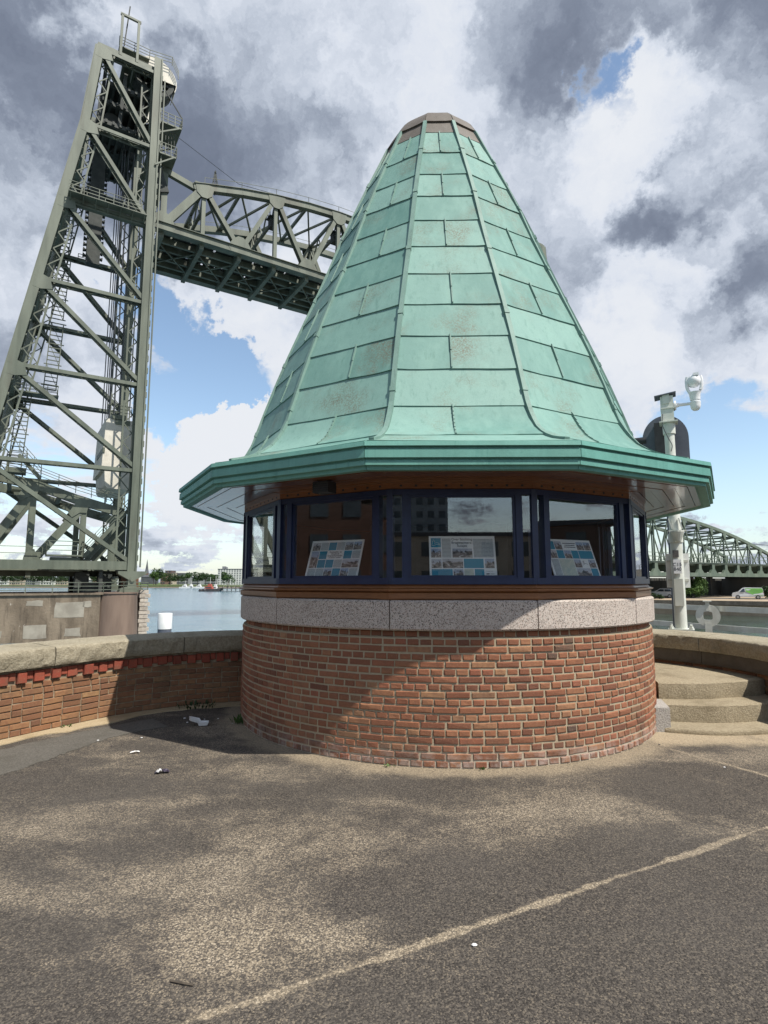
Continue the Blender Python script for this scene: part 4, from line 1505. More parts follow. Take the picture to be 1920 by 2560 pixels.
# open takeaway tray
TR = Vector((-2.07, 6.66, .008))
tray = thing('food_tray', 'crushed white takeaway tray lying open in the shade', 'litter', TR)
for nm_, off, rz_, tl in (('tray_base', (0.045, 0), .25, .0), ('tray_lid', (-.07, .03), .55, .35)):
    b = MB()
    w_, d_, h_ = .12, .09, .035
    fr_ = [(-w_ / 2, -d_ / 2), (w_ / 2, -d_ / 2), (w_ / 2, d_ / 2), (-w_ / 2, d_ / 2)]
    vs = [Vector((x * .75, y * .75, 0)) for x, y in fr_] + [Vector((x, y, h_ + random.uniform(-.008, .01))) for x, y in fr_] + [Vector((x * .72, y * .72, .004)) for x, y in fr_] + [Vector((x * .95, y * .95, h_ + random.uniform(-.008, .01))) for x, y in fr_]
    fs = [(0, 1, 2, 3), (8, 9, 10, 11)] + [(i, (i + 1) % 4, 4 + (i + 1) % 4, 4 + i) for i in range(4)] + [(8 + i, 8 + (i + 1) % 4, 12 + (i + 1) % 4, 12 + i) for i in range(4)] + [(4 + i, 4 + (i + 1) % 4, 12 + (i + 1) % 4, 12 + i) for i in range(4)]
    mt = Matrix.Translation(TR + Vector((off[0], off[1], .002 + .03 * (tl > 0)))) @ Matrix.Rotation(rz_, 4, 'Z') @ Matrix.Rotation(tl, 4, 'Y')
    b.add([mt @ v for v in vs], fs)
    b.build(nm_, M['paper'], tray)
crumple('paper_scrap', 'white crumpled paper scrap on the sunlit asphalt', 'litter', Vector((-2.34, 5.62, .012)), .085, .03, .014, M['paper'], 3, .5)
pk = thing('snack_packet', 'dark purple and white crumpled snack packet on the ground', 'litter', (-1.87, 5.06, 0))
c1 = crumple('wrapper', None, None, Vector((-1.87, 5.06, .006)), .115, .05, .035, M['packet'], 9, .25)
c2 = crumple('white_flap', None, None, Vector((-1.885, 5.045, .016)), .045, .04, .030, M['paper'], 12, .9)
for c_ in (c1, c2):
    c_.location = c_.location - Vector((-1.87, 5.06, 0))
    c_.parent = pk
crumple('paper_roll', 'small white paper lying on the left coping stone', 'litter', Vector((-2.25, 8.28, .908)), .14, .02, .012, M['paper'], 5, .25)
spots = [(-2.35, 7.0, 'w'), (-2.1, 6.95, 'w'), (-1.95, 6.98, 'w'), (-2.25, 6.8, 'w'), (-2.5, 6.15, 'w'), (-1.72, 6.75, 'w'), (-2.67, 5.85, 'd'), (.4, 2.75, 'w'), (2.95, 5.2, 'w'), (2.72, 5.9, 'd'), (-2.9, 6.05, 'w')]
deb = MB()
for i, (x, y, c_) in enumerate(spots):
    deb.cur = 0 if c_ == 'w' else 1
    s_ = random.uniform(.006, .013)
    deb.sphere((x, y, .006), s_, 6, 4, (1.2, .8, .5))
tag(deb.build('pebbles', [M['paper'], M['packet']]), 'scattered small white and dark crumbs on the asphalt', 'debris', None, 'stuff')


def weed(loc, n, h, spread, m_, label, seed):
    rg = random.Random(seed)
    b = MB()
    for i in range(n):
        a = rg.uniform(0, 6.28)
        rr = spread * math.sqrt(rg.random())
        p = Vector(loc) + Vector((rr * math.cos(a), rr * math.sin(a) * .6, 0))
        hh = h * rg.uniform(.35, 1)
        d = Vector((math.cos(a), math.sin(a), 0))
        tip = p + Vector((0, 0, hh)) + d * hh * rg.uniform(.1, .7)
        s = Vector((-d.y, d.x, 0)) * rg.uniform(.006, .016)
        md = p.lerp(tip, .55) + Vector((0, 0, hh * .12))
        b.add([p, md + s, tip, md - s], [(0, 1, 2, 3)])
    return tag(b.build('weed_plant', m_, None, org_at=loc), label, 'plant', 'weeds at the wall feet')


weed((-1.62, 6.78, .0), 60, .10, .12, M['leaf'], 'green weed tuft at the left foot of the drum', 1)
weed((-2.45, 7.60, .0), 60, .09, .28, M['leaf_dark'], 'dark leafy weeds along the shaded parapet foot', 2)
weed((-3.52, 6.58, .0), 14, .04, .06, M['leaf_pale'], 'small yellow green weed at the sunlit parapet foot', 3)
weed((.05, 5.21, .0), 10, .03, .05, M['leaf_pale'], 'tiny pale weed at the front of the drum', 4)
weed((.85, 5.15, .0), 8, .03, .04, M['leaf'], 'tiny green weed below the middle window', 5)
tw = MB()
tw.tube([(-.86, 2.52, .006), (-.80, 2.50, .009), (-.76, 2.495, .006)], .004, 5)
tag(tw.build('twig', M['bark'], None, org_at=(-.80, 2.50, .006)), 'short dark twig on the asphalt near the camera', 'twig')
# ------------------------------------------------------------------ the vertical lift bridge
BA = R(57.3)
TD = Vector((math.sin(BA), math.cos(BA), 0))        # along the bridge
TN = Vector((-math.cos(BA), math.sin(BA), 0))       # across, away from the viewer
TP = Vector((-24.4, 54.8, 0))
LV = [3.13, 12.35, 21.0, 29.6, 38.2, 46.75, 55.35]   # storey levels
T2 = 54.6                                            # mirror length of the second tower
WF = 12.1                                            # distance between the tower faces


def slant(z):
    if z > 46.75:
        return -6.07 + (z - 46.75) * .10
    return -6.07 - (46.75 - z) * .172


def mk(mirror):
    def P(t, w, z):
        return TP + TD * ((T2 - t) if mirror else t) + TN * w + Vector((0, 0, z))
    return P


def laced(b, a0, a1, b0, b1, n, th_=.09, d_=.05):
    """zig-zag lacing between line a0-a1 and line b0-b1"""
    for i in range(n):
        f0, f1 = i / n, (i + 1) / n
        if i % 2 == 0:
            b.bar(a0.lerp(a1, f0), b0.lerp(b1, f1), th_, d_)
        else:
            b.bar(b0.lerp(b1, f0), a0.lerp(a1, f1), th_, d_)


def member(root, name, P, q0, q1, w, sign, size=.42, dep=.75, lace=True, m_='tower'):
    """twin-channel truss member in a tower face, lacing on its under side"""
    b = MB()
    t0, z0 = q0
    t1, z1 = q1
    a0, a1 = P(t0, w, z0), P(t1, w, z1)
    b0, b1 = P(t0, w + sign * dep, z0), P(t1, w + sign * dep, z1)
    d = (a1 - a0).normalized()
    up = TN.cross(d)
    b.bar(a0, a1, .10, size, up)
    b.bar(b0, b1, .10, size * .9, up)
    s2 = size * .42 * (1 if up.z > 0 else -1)
    b.bar(a0 + up.normalized() * s2 + TN * sign * .14, a1 + up.normalized() * s2 + TN * sign * .14, .24, .05, up)
    b.bar(b0 + up.normalized() * s2 - TN * sign * .14, b1 + up.normalized() * s2 - TN * sign * .14, .24, .05, up)
    if lace:
        n = max(6, int((a1 - a0).length / .75))
        o = up.normalized() * (-size * .4) * (1 if up.z > 0 else -1)
        laced(b, a0 + o, a1 + o, b0 + o, b1 + o, n)
    return b.build(name, M[m_], root)


def railing(b, pts, h=1.05, rails=(.35, .7, 1.05), r=.035, gap=1.6):
    for a, c in zip(pts, pts[1:]):
        a, c = Vector(a), Vector(c)
        for z in rails:
            b.bar(a + Vector((0, 0, z)), c + Vector((0, 0, z)), r, r)
        n = max(1, int((c - a).length / gap))
        for i in range(n + 1):
            p = a.lerp(c, i / n)
            b.bar(p, p + Vector((0, 0, h)), r * 1.2, r * 1.2, TD)


def ladder(b, a, c, wdt, rung=.45, side=TD, proj=.12):
    a, c = Vector(a), Vector(c)
    s = side.normalized() * wdt / 2
    b.bar(a - s, c - s, .10, .10, TN)
    b.bar(a + s, c + s, .10, .10, TN)
    n = int((c - a).length / rung)
    for i in range(n + 1):
        p = a.lerp(c, i / n)
        k = 1.45 if i % 5 == 0 else 1.0
        b.bar(p - s * k, p + s * k, .10, .09)
    for i in range(0, n - 4, 5):
        b.bar(a.lerp(c, i / n) - s, a.lerp(c, (i + 5) / n) + s, .05, .05)


def tower(mirror, label):
    P = mk(mirror)
    base = P(-5, WF / 2, .6)
    root = thing('lift_bridge_tower', label, 'bridge tower', base, 'towers of the lift bridge')
    for w, sg in ((0, 1), (WF, -1)):
        # raking leg: two plates with lacing between
        b = MB()
        zs = [-.5, 3.13, 12.35, 21, 29.6, 38.2, 46.75, 55.6]
        for z0, z1 in zip(zs, zs[1:]):
            b.bar(P(slant(z0), w, z0), P(slant(z1), w, z1 + .02), .16, .72, TD)
            b.bar(P(slant(z0) - .40, w + sg * .30, z0), P(slant(z1) - .40, w + sg * .30, z1), .6, .14, TD)
            b.bar(P(slant(z0) + .05, w + sg * 1.45, z0), P(slant(z1) + .05, w + sg * 1.45, z1), .16, .70, TD)
        b.build('raking_leg', M['tower'], root)
        b = MB()
        for z0, z1 in zip(zs[1:], zs[2:]):
            for dt in (.44,):
                laced(b, P(slant(z0) + dt, w, z0), P(slant(z1) + dt, w, z1), P(slant(z0) + dt - .1, w + sg * 1.45, z0), P(slant(z1) + dt - .1, w + sg * 1.45, z1), 12, .10, .07)
            laced(b, P(slant(z0) + .48, w + sg * .5, z0), P(slant(z1) + .48, w + sg * .5, z1), P(slant(z0) + 1.30, w + sg * .5, z0), P(slant(z1) + 1.30, w + sg * .5, z1), 10, .07, .10)
            b.bar(P(slant(z0) + 1.36, w + sg * .5, z0), P(slant(z1) + 1.36, w + sg * .5, z1), .14, .16, TD)
        b.build('leg_lacing', M['tower'], root)
        # upright leg with batten plates and guide rail
        b = MB()
        b.bar(P(.35, w, 2.2), P(.35, w, 57.2), .16, .70, TD)
        b.bar(P(.02, w - sg * .14, 2.2), P(.02, w - sg * .14, 57.2), .12, .14, TD)
        b.bar(P(.72, w - sg * .14, 2.2), P(.72, w - sg * .14, 57.2), .12, .14, TD)
        b.bar(P(.35, w + sg * 1.5, 3), P(.35, w + sg * 1.5, 56), .16, .80, TD)
        b.bar(P(-.1, w + sg * .75, 3), P(-.1, w + sg * .75, 56), .5, .1, TD)
        b.build('upright_leg', M['tower'], root)
        b = MB()
        laced(b, P(.80, w, 3), P(.80, w, 56), P(.80, w + sg * 1.5, 3), P(.80, w + sg * 1.5, 56), 60, .10, .07)
        laced(b, P(-.15, w + sg * .9, 3), P(-.15, w + sg * .9, 54), P(-.95, w + sg * .9, 3), P(-.95, w + sg * .9, 54), 54, .07, .10)
        b.bar(P(-1.0, w + sg * .9, 3), P(-1.0, w + sg * .9, 54), .14, .16, TD)
        z = 3.6
        while z < 55:
            b.bar(P(.86, w + sg * .2, z), P(.86, w + sg * .2, z + .55), .34, .10, TD)
            z += 1.25
        b.build('leg_lacing', M['tower'], root)
        b = MB()
        b.bar(P(1.12, w + sg * .15, 3), P(1.12, w + sg * .15, 55), .16, .12, TD)
        b.build('guide_rail', M['tower'], root)
        # horizontals and diagonals of the face
        for i, z in enumerate(LV):
            member(root, 'strut', P, (slant(z) + .3, z), (.1, z), w, sg, .34 if i else .8, .8)
        for z0, z1 in zip(LV, LV[1:]):
            zt = z1 - .35
            member(root, 'diagonal', P, (slant(zt) + .35, zt), (0.05, z0 + .45), w, sg, .37, .8)
        # gussets
        for z in LV[1:]:
            b = MB()
            b.prism([(0, .5), (1.0, .1), (1.25, -.9), (.3, -1.1), (-.35, -1.0)], P(slant(z), w - sg * .09, z), TD * (-1 if mirror else 1), (0, 0, 1), TN, .03)
            b.build('gusset', M['tower'], root)
    # cross bracing between the faces, in the raking and the upright plane
    for i, z in enumerate(LV):
        b = MB()
        b.bar(P(slant(z), .2, z), P(slant(z), WF - .2, z), .5, .45)
        if i:
            b.bar(P(slant(z), 1.2, z), P(slant(LV[i - 1]), WF - 1.2, LV[i - 1]), .28, .28)
            b.bar(P(slant(z), WF - 1.2, z), P(slant(LV[i - 1]), 1.2, LV[i - 1]), .28, .28)
        b.build('cross_strut', M['tower'], root)
        if i >= 5:
            b = MB()
            b.bar(P(.2, .2, z), P(.2, WF - .2, z), .5, .6)
            b.build('cross_strut', M['tower'], root)
    # walkway with railing at the fifth level, small landings on the far side
    b = MB()
    z = LV[4] + .25
    b.bar(P(slant(z) + .4, -.5, z), P(-.1, -.5, z), 1.0, .08)
    b.bar(P(slant(z) + .4, .35, z - .35), P(-.1, .35, z - .35), .5, .5)
    for k in range(7):
        t = slant(z) + .6 + k * 1.1
        b.bar(P(t, .1, z - .5), P(t, -.9, z - .08), .08, .12)
    b.build('walkway', M['tower'], root)
    b = MB()
    railing(b, [P(slant(z) + .4, -.95, z), P(-.6, -.95, z)], r=.05, gap=1.2)
    railing(b, [P(slant(z) + .4, .1, z), P(-.6, .1, z)], r=.045, gap=1.6)
    b.build('railing', M['tower'], root)
    b = MB()
    z = LV[4] + .25
    railing(b, [P(-5.2, WF + .4, z), P(-4.4, WF + .4, z)], r=.06, gap=.8)
    b.build('railing', M['tower'], root)
    # rack column in the middle, ropes
    b = MB()
    b.bar(P(-4.2, 6, 35.2), P(-4.2, 6, 50.5), .9, 1.3, TD)
    zz = 36.0
    while zz < 50:
        b.prism([(0, 0), (.32, -.10), (.32, .22)], P(-4.85, 5.7, zz), TD * (1 if mirror else -1), (0, 0, 1), TN, .5)
        b.prism([(0, 0), (.28, -.08), (.28, .18)], P(-3.55, 5.7, zz), TD * (-1 if mirror else 1), (0, 0, 1), TN, .5)
        zz += .62
    b.build('rack_column', M['tower_dark'], root)
    # ladders
    for (ta, za), (tb, zb) in (((-6.3, 45.0), (-6.9, 37.6)), ((-6.6, 37.0), (-6.95, 30.0)), ((-6.85, 29.5), (-7.15, 22.0)), ((-9.3, 21.4), (-9.75, 13.2))):
        b = MB()
        ladder(b, P(ta, WF - 2.2, za), P(tb, WF - 2.2, zb), 1.15)
        b.build('ladder', M['tower'], root)
    for wq in (WF - 1.4, WF - 3.0):
        b = MB()
        railing(b, [P(-10.2, wq, 21.27), P(-6.4, wq, 21.27)], r=.05, gap=.9)
        b.build('railing', M['tower'], root)
    b = MB()
    b.bar(P(-10.2, WF - 2.2, 21.2), P(-6.3, WF - 2.2, 21.2), 1.7, .14)
    b.build('landing', M['tower'], root)
    b = MB()
    b.bar(P(-10.5, WF - 2.2, 12.9), P(-8.7, WF - 2.2, 12.9), 1.8, .5)
    b.bar(P(-10.2, WF - 2.2, 12.7), P(-10.2, WF - 2.2, 10.6), .12, .12, TD)
    b.bar(P(-9.0, WF - 2.2, 12.7), P(-9.0, WF - 2.2, 10.6), .12, .12, TD)
    railing(b, [P(-10.4, WF - 3.05, 13.1), P(-8.7, WF - 3.05, 13.1)], h=1.6, rails=(.4, .8, 1.2, 1.6), r=.05, gap=.9)
    b.build('landing', M['tower'], root)
    # machinery storey
    b = MB()
    for z, o_ in ((48.7, 0), (51.0, .3), (53.2, .6)):
        b.bar(P(-4.9 + o_, 1.6, z), P(-.6 + o_, 1.6, z), .35, .45)
        b.bar(P(-4.9 + o_, WF - 1.6, z), P(-.6 + o_, WF - 1.6, z), .35, .45)
        for k in range(7):
            t = -4.8 + o_ + k * .68
            b.bar(P(t, 1.2, z), P(t, WF - 1.2, z), .22, .35)
        b.bar(P(-4.9 + o_, 3.2, z + .2), P(-.7 + o_, 3.2, z + .2), 3.2, .08)
        b.bar(P(-4.9 + o_, 8.4, z + .2), P(-.9 + o_, 8.4, z + .2), 5.0, .08)
        b.bar(P(-4.7 + o_, 10.4, z + .3), P(-4.7 + o_, 10.4, z + 2.0), 2.6, .1, TD)
        b.bar(P(-2.2 + o_, 10.9, z + .3), P(-2.2 + o_, 10.9, z + 1.9), .1, 3.4, TD)
    for t in (-4.8, -2.9, -1.0):
        for w in (1.8, 6.0, WF - 1.8):
            b.bar(P(t, w, 48.5), P(t + .4, w, 55.2), .35, .35, TD)
    b.build('machinery_deck', M['tower_dark'], root)
    rg = random.Random(3)
    for k in range(10):
        b = MB()
        t, w, z = rg.uniform(-4.4, -1.6), rg.uniform(2, WF - 2), rg.choice((49.0, 51.3, 53.5))
        b.frame(P(t, w, z + .55), TD, TN, (0, 0, 1), rg.uniform(.6, 1.2), rg.uniform(.8, 1.8), rg.uniform(.5, 1.2))
        b.build('motor_housing', M['tower_dark'], root)
    for w in (2.5, 5.0, 7.5, 10.0):
        b = MB()
        b.tube([P(-3.5, w, 50.0), P(-3.5, w + 1.0, 50.0)], .75, 16)
        b.build('winch_drum', M['tower_dark'], root, smooth=40)
    # top deck, sheaves with curved covers, gallows and antenna
    b = MB()
    b.bar(P(-5.4, .6, 56.0), P(.9, .6, 56.0), .5, .55)
    b.bar(P(-5.4, WF - .6, 56.0), P(.9, WF - .6, 56.0), .5, .55)
    for k in range(6):
        t = -5.0 + k * 1.1
        b.bar(P(t, .6, 56.0), P(t, WF - .6, 56.0), .25, .4)
    b.bar(P(-2.8, WF / 2, 56.3), P(.2, WF / 2, 56.3), WF - 2, .1)
    b.build('top_deck', M['tower'], root)
    for w in (1.6, WF - 3.4):
        b = MB()
        c_ = P(.35, w, 56.2)
        prof = []
        n = 28
        ring_o, ring_i = [], []
        vs, fs = [], []
        for i in range(n):
            a = 2 * math.pi * i / n
            for r_, o_ in ((1.95, 0), (2.05, .0), (2.05, .45), (1.85, .9), (2.05, 1.35), (2.05, 1.8), (1.95, 1.8), (1.55, 1.7), (1.55, .1)):
                vs.append(c_ + TD * (r_ * math.cos(a)) + Vector((0, 0, r_ * math.sin(a))) + TN * o_)
        m_ = 9
        for i in range(n):
            j = (i + 1) % n
            for q in range(m_):
                fs.append((i * m_ + q, i * m_ + (q + 1) % m_, j * m_ + (q + 1) % m_, j * m_ + q))
        b.add(vs, fs)
        for i in range(6):
            a = math.pi * i / 6
            d_ = TD * math.cos(a) + Vector((0, 0, math.sin(a)))
            b.bar(c_ + TN * .9 - d_ * 1.6, c_ + TN * .9 + d_ * 1.6, .25, .3, TN)
        b.tube([c_ - TN * .3, c_ + TN * 2.1], .35, 12)
        b.build('sheave', M['tower_dark'], root)
        b = MB()
        vs, fs = [], []
        n = 20
        for i in range(n + 1):
            a = math.pi * (-.12 + 1.15 * i / n)
            for r_, o_ in ((2.25, -.12), (2.25, 1.95), (2.18, 1.95), (2.18, -.12)):
                vs.append(c_ + TD * ((-1 if mirror else 1) * r_ * math.cos(a)) + Vector((0, 0, r_ * math.sin(a))) + TN * o_)
        for i in range(n):
            for q in range(4):
                fs.append((i * 4 + q, i * 4 + (q + 1) % 4, i * 4 + 4 + (q + 1) % 4, i * 4 + 4 + q))
        fs += [(0, 1, 2, 3), tuple(n * 4 + q for q in (3, 2, 1, 0))]
        b.add(vs, fs)
        # side plate in two halves, like a drum cover
        side = [(2.2 * math.cos(math.pi * (1.03 * i / 16)), 2.2 * math.sin(math.pi * 1.03 * i / 16)) for i in range(17)]
        b.prism([(x, z) for x, z in side], c_ - TN * .14, TD * (-1 if mirror else 1), (0, 0, 1), TN, .03)
        b.build('sheave_cover', M['concrete_cw'], root)
    b = MB()
    railing(b, [P(-3.4, 1.0, 57.6), P(-.4, 1.0, 57.6), P(1.9, .9, 57.9), P(2.6, .9, 56.6)], r=.05, gap=1.2)
    b.bar(P(-3.4, 1.6, 57.5), P(-.4, 1.6, 57.5), 1.4, .12)
    b.build('railing', M['tower'], root)
    if mirror:
        b = MB()
        railing(b, [P(-2.6, 1.0, 55.9), P(-1.2, .6, 56.6), P(.6, .6, 56.6)], r=.06, gap=.9)
        b.build('railing', M['tower'], root)
    if not mirror:
        b = MB()
        b.bar(P(-3.3, .3, 55.8), P(-3.3, .3, 60.6), .22, .24, TD)
        b.bar(P(-1.7, .3, 55.8), P(-1.7, .3, 60.6), .22, .24, TD)
        b.bar(P(-3.5, .3, 60.6), P(-1.5, .3, 60.6), .22, .22)
        b.build('gallows', M['tower'], root)
        b = MB()
        b.bar(P(-2.95, .8, 57.6), P(-2.6, .8, 62.4), .12, .12, TD)
        b.build('antenna', M['tower_dark'], root)
    # balconies on the span side
    for z, w0, ln, dt in ((50.3, .2, 3.4, 3.1), (46.4, -.2, 2.2, 2.6)):
        b = MB()
        b.bar(P(.9, w0 + ln / 2, z), P(dt, w0 + ln / 2, z), ln, .16)
        for w in (w0, w0 + ln):
            b.bar(P(.5, w, z - 1.6), P(dt - .3, w, z - .1), .12, .14)
        b.build('balcony', M['tower'], root)
        b = MB()
        railing(b, [P(.9, w0, z), P(dt, w0, z), P(dt, w0 + ln, z)], h=1.2, rails=(.4, .8, 1.2), r=.06, gap=.55)
        b.build('railing', M['tower'], root)
    b = MB()
    b.bar(P(.9, .2, 54.4), P(3.1, .2, 51.5), .08, .10)
    b.bar(P(.8, 1.6, 46.2), P(1.9, 1.6, 43.2), .5, .9, TD)
    for k in range(6):
        b.bar(P(1.0 + .3 * k, .8, 50.1), P(1.0 + .3 * k, .8, 46.8), .06, .06, TD)
    b.build('hanger_rods', M['tower_dark'], root)
    # bearing shoes
    for w in (0, WF):
        b = MB()
        b.prism([(-.75, .6), (1.45, .6), (1.3, 1.0), (.75, 1.15), (.65, 1.8), (1.6, 2.35), (1.6, 2.6), (-.9, 2.6), (-.9, 2.35), (.05, 1.8), (-.05, 1.15), (-.6, 1.0)], P(0, w - .7, 0), TD * (-1 if mirror else 1), (0, 0, 1), TN, 1.4)
        b.build('bearing_shoe', M['tower'], root)
        b = MB()
        b.tube([P(.35, w - .85, 1.85), P(.35, w + .85, 1.85)], .22, 12)
        b.build('bearing_pin', M['tower'], root)
    return root


tower(False, 'tall green steel lattice tower left of the house')
tower(True, 'second lattice tower mostly hidden behind the cone roof')
P1 = mk(False)


def counterweight(mirror, label):
    P = mk(mirror)
    root = thing('counterweight', label, 'counterweight', P(-.9, 6, 10.5), 'counterweights of the lift bridge')
    b = MB()
    # stepped concrete block with a chamfered belly
    b.prism([(-1.75, 11.1), (-1.5, 10.8), (.75, 10.8), (.78, 12.3), (.70, 12.3), (.62, 17.9), (-1.95, 17.9), (-2.15, 12.6), (-1.85, 12.6)], P(-.35, 2.6, 0), TD * (-1 if mirror else 1), (0, 0, 1), TN, 7.2)
    b.build('concrete_block', M['concrete_cw'], root)
    b = MB()
    b.bar(P(-1.2, 2.4, 18.1), P(-1.2, 9.9, 18.1), 1.3, .45)
    b.frame(P(-.8, 2.56, 17.6), TD, TN, (0, 0, 1), 1.4, .1, .5)
    b.frame(P(-2.38, 5, 14.6), TD, TN, (0, 0, 1), .2, 5.0, .5)
    railing(b, [P(-2.2, 2.7, 18.3), P(0, 2.7, 18.3)], r=.05, gap=.7)
    b.build('yoke_beam', M['tower'], root)
    for t in (-2.1, -1.85, -1.5, -.95):
        for w in (4.2, 8.2):
            b = MB()
            b.tube([P(t, w, 18.2), P(t, w, 55.5)], .055, 5)
            b.build('rope', M['rope'], root)
    return root


counterweight(False, 'pale concrete counterweight hanging low in the left tower')

# ---- the raised span
S0, S1 = 1.8, 10.4
SP = thing('lift_span', 'raised green truss span high between the two towers', 'bridge span', P1(26, 6, 39.3))
ZB = 39.35
NP, PT = 12, 4.25


def ztop(t):
    return 48.55 - 3.15 * ((t - 27.2) / 21.6) ** 2


tn = [1.85 + PT * i for i in range(NP + 1)]
for w, sg in ((S0, 1), (S1, -1)):
    b = MB()
    b.bar(P1(1.2, w, ZB - .1), P1(53.4, w, ZB - .1), .75, .85)
    b.bar(P1(1.2, w - sg * .42, ZB + .36), P1(53.4, w - sg * .42, ZB + .36), .30, .06)
    b.bar(P1(1.2, w - sg * .42, ZB - .50), P1(53.4, w - sg * .42, ZB - .50), .34, .06)
    b.build('bottom_chord', M['tower'], SP)
    b = MB()
    tops = [4.9] + tn[2:-2:1] + [tn[-2] + .8]
    tops = [4.9] + [t for t in tn[1:-1] if t > 5.5] + []
    for a, c in zip(tops, tops[1:]):
        b.bar(P1(a, w, ztop(a)), P1(c + .05, w, ztop(c)), .7, .75)
        b.bar(P1(a, w - sg * .38, ztop(a) + .35), P1(c, w - sg * .38, ztop(c) + .35), .22, .06)
    b.build('top_chord', M['tower'], SP)
    for i in range(1, NP):
        t = tn[i]
        if i % 2 == 1:
            b = MB()
            b.bar(P1(t, w, ZB), P1(t, w, ztop(t)), .42, .42, TD)
            b.build('vertical', M['tower'], SP)
    for i in range(1, NP, 2):
        t = tn[i]
        for j in (i - 1, i + 1):
            b = MB()
            e0, e1 = P1(t + (.25 if j > i else -.25), w, ztop(t) - .4), P1(tn[j] + (-.3 if j > i else .3), w, ZB + .5)
            big = .80 if j in (0, NP) else .50
            for o_ in (-.28, .28):
                b.bar(e0 + TN * o_, e1 + TN * o_, .10, big, TN.cross(e1 - e0))
            b.bar(e0, e1, .5, .08, TN.cross(e1 - e0))
            b.build('diagonal', M['tower'], SP)
        b = MB()
        z_ = ztop(t)
        b.prism([(-1.1, .3), (1.1, .3), (.85, -.9), (.3, -1.35), (-.3, -1.35), (-.85, -.9)], P1(t, w - sg * .40, z_), TD, (0, 0, 1), TN, .05 * sg)
        b.build('gusset', M['tower'], SP)
    for i in range(0, NP + 1, 2):
        b = MB()
        b.prism([(-1.4, .2), (-.9, 1.1), (-.3, 1.6), (.3, 1.6), (.9, 1.1), (1.4, .2), (1.1, -.4), (-1.1, -.4)], P1(tn[i], w - sg * .40, ZB), TD, (0, 0, 1), TN, .05 * sg)
        b.build('gusset', M['tower'], SP)
# portal ends
b = MB()
for w in (S0, S1):
    b.bar(P1(1.9, w, ZB), P1(1.9, w, 46.2), .5, .6, TD)
    b.bar(P1(1.5, w, 46.0), P1(5.0, w, ztop(4.9)), .5, .6)
b.bar(P1(1.9, S0, 45.2), P1(1.9, S1, 45.2), .6, .6)
b.build('portal', M['tower'], SP)
# top lateral and sway bracing
for i in range(1, NP):
    b = MB()
    t = tn[i]
    z_ = ztop(t)
    b.bar(P1(t, S0, z_ + .1), P1(t, S1, z_ + .1), .3, .35)
    if i < NP - 1:
        t2 = tn[i + 1]
        b.bar(P1(t, S0, z_), P1(t2, S1, ztop(t2)), .2, .25)
        b.bar(P1(t, S1, z_), P1(t2, S0, ztop(t2)), .2, .25)
    if i % 2 == 1:
        b.bar(P1(t, S0, z_ - 2.4), P1(t, S1, z_ - 2.4), .3, .3)
        laced(b, P1(t, S0, z_), P1(t, S1, z_), P1(t, S0, z_ - 2.4), P1(t, S1, z_ - 2.4), 6, .16, .12)
    b.build('top_bracing', M['tower'], SP)
# floor: cross girders, stringers, sleepers, side walks
for i in range(NP + 1):
    b = MB()
    b.bar(P1(tn[i], S0, ZB - .55), P1(tn[i], S1, ZB - .55), .45, 1.1)
    b.build('cross_girder', M['tower'], SP)
for w in (3.6, 5.1, 7.1, 8.6):
    b = MB()
    b.bar(P1(1.6, w, ZB - .35), P1(53, w, ZB - .35), .3, .7)
    b.build('stringer', M['tower'], SP)
b = MB()
rg = random.Random(2)
for q in range(9):
    w = 2.9 + .72 * q
    t = 1.8
    while t < 53:
        ln = rg.choice((.9, 1.3, 1.7, 2.6))
        b.bar(P1(t, w, ZB + .15 + .02 * (q % 2)), P1(min(t + ln, 53.2), w, ZB + .15 + .02 * (q % 2)), .70, .14)
        t += ln + rg.choice((.03, .03, .22, .30))
tag(b.build('deck_plates', M['tower_dark'], SP), kind='stuff')
b = MB()
for w, ww in ((2.55, .8), (6.1, .7), (9.65, .8)):
    for i in range(NP):
        b.bar(P1(tn[i] + .5, w, ZB + .1), P1(tn[i + 1] - .2, w, ZB + .1), ww, .08)
b.build('walkway_plate', M['tower'], SP)
b = MB()
for i in range(NP):
    b.bar(P1(tn[i], 3.6, ZB - .75), P1(tn[i + 1], 8.6, ZB - .75), .14, .14)
    b.bar(P1(tn[i], 8.6, ZB - .75), P1(tn[i + 1], 3.6, ZB - .75), .14, .14)
b.build('floor_bracing', M['tower'], SP)
b = MB()
for i in range(1, NP - 1):
    a, c = tn[i], tn[i + 1]
    for w in (S0 - .2, S1 + .2):
        railing(b, [P1(a, w, ztop(a) + .3), P1(c, w, ztop(c) + .3)], h=.9, rails=(.9,), r=.04, gap=2.2)
railing(b, [P1(1.8, S1 + .6, ZB), P1(53, S1 + .6, ZB)], r=.05, gap=1.5)
railing(b, [P1(1.8, S1 - 1.0, ZB + 2.6), P1(53, S1 - 1.0, ZB + 2.6)], r=.05, gap=1.5)
b.build('railing', M['tower'], SP)
b = MB()
b.bar(P1(1.8, S1 - 1.0, ZB + 2.5), P1(53, S1 - 1.0, ZB + 2.5), .8, .5)
b.build('cable_duct', M['tower'], SP)
for t, w in ((14.6, S0 + .9), (23.1, S0 + .9)):
    b = MB()
    z_ = ztop(t) - 2.2
    b.frame(P1(t, w, z_ + .2), TD, TN, (0, 0, 1), 1.2, 1.2, .12)
    b.frame(P1(t, w, z_ - .5), TD, TN, (0, 0, 1), .8, .8, 1.2)
    for dx in (-.55, .55):
        b.bar(P1(t + dx, w - .55, z_ + .2), P1(t + dx, w - .55, z_ + 1.9), .08, .08, TD)
    b.build('lamp_cabinet', M['tower_dark'], SP)
b = MB()
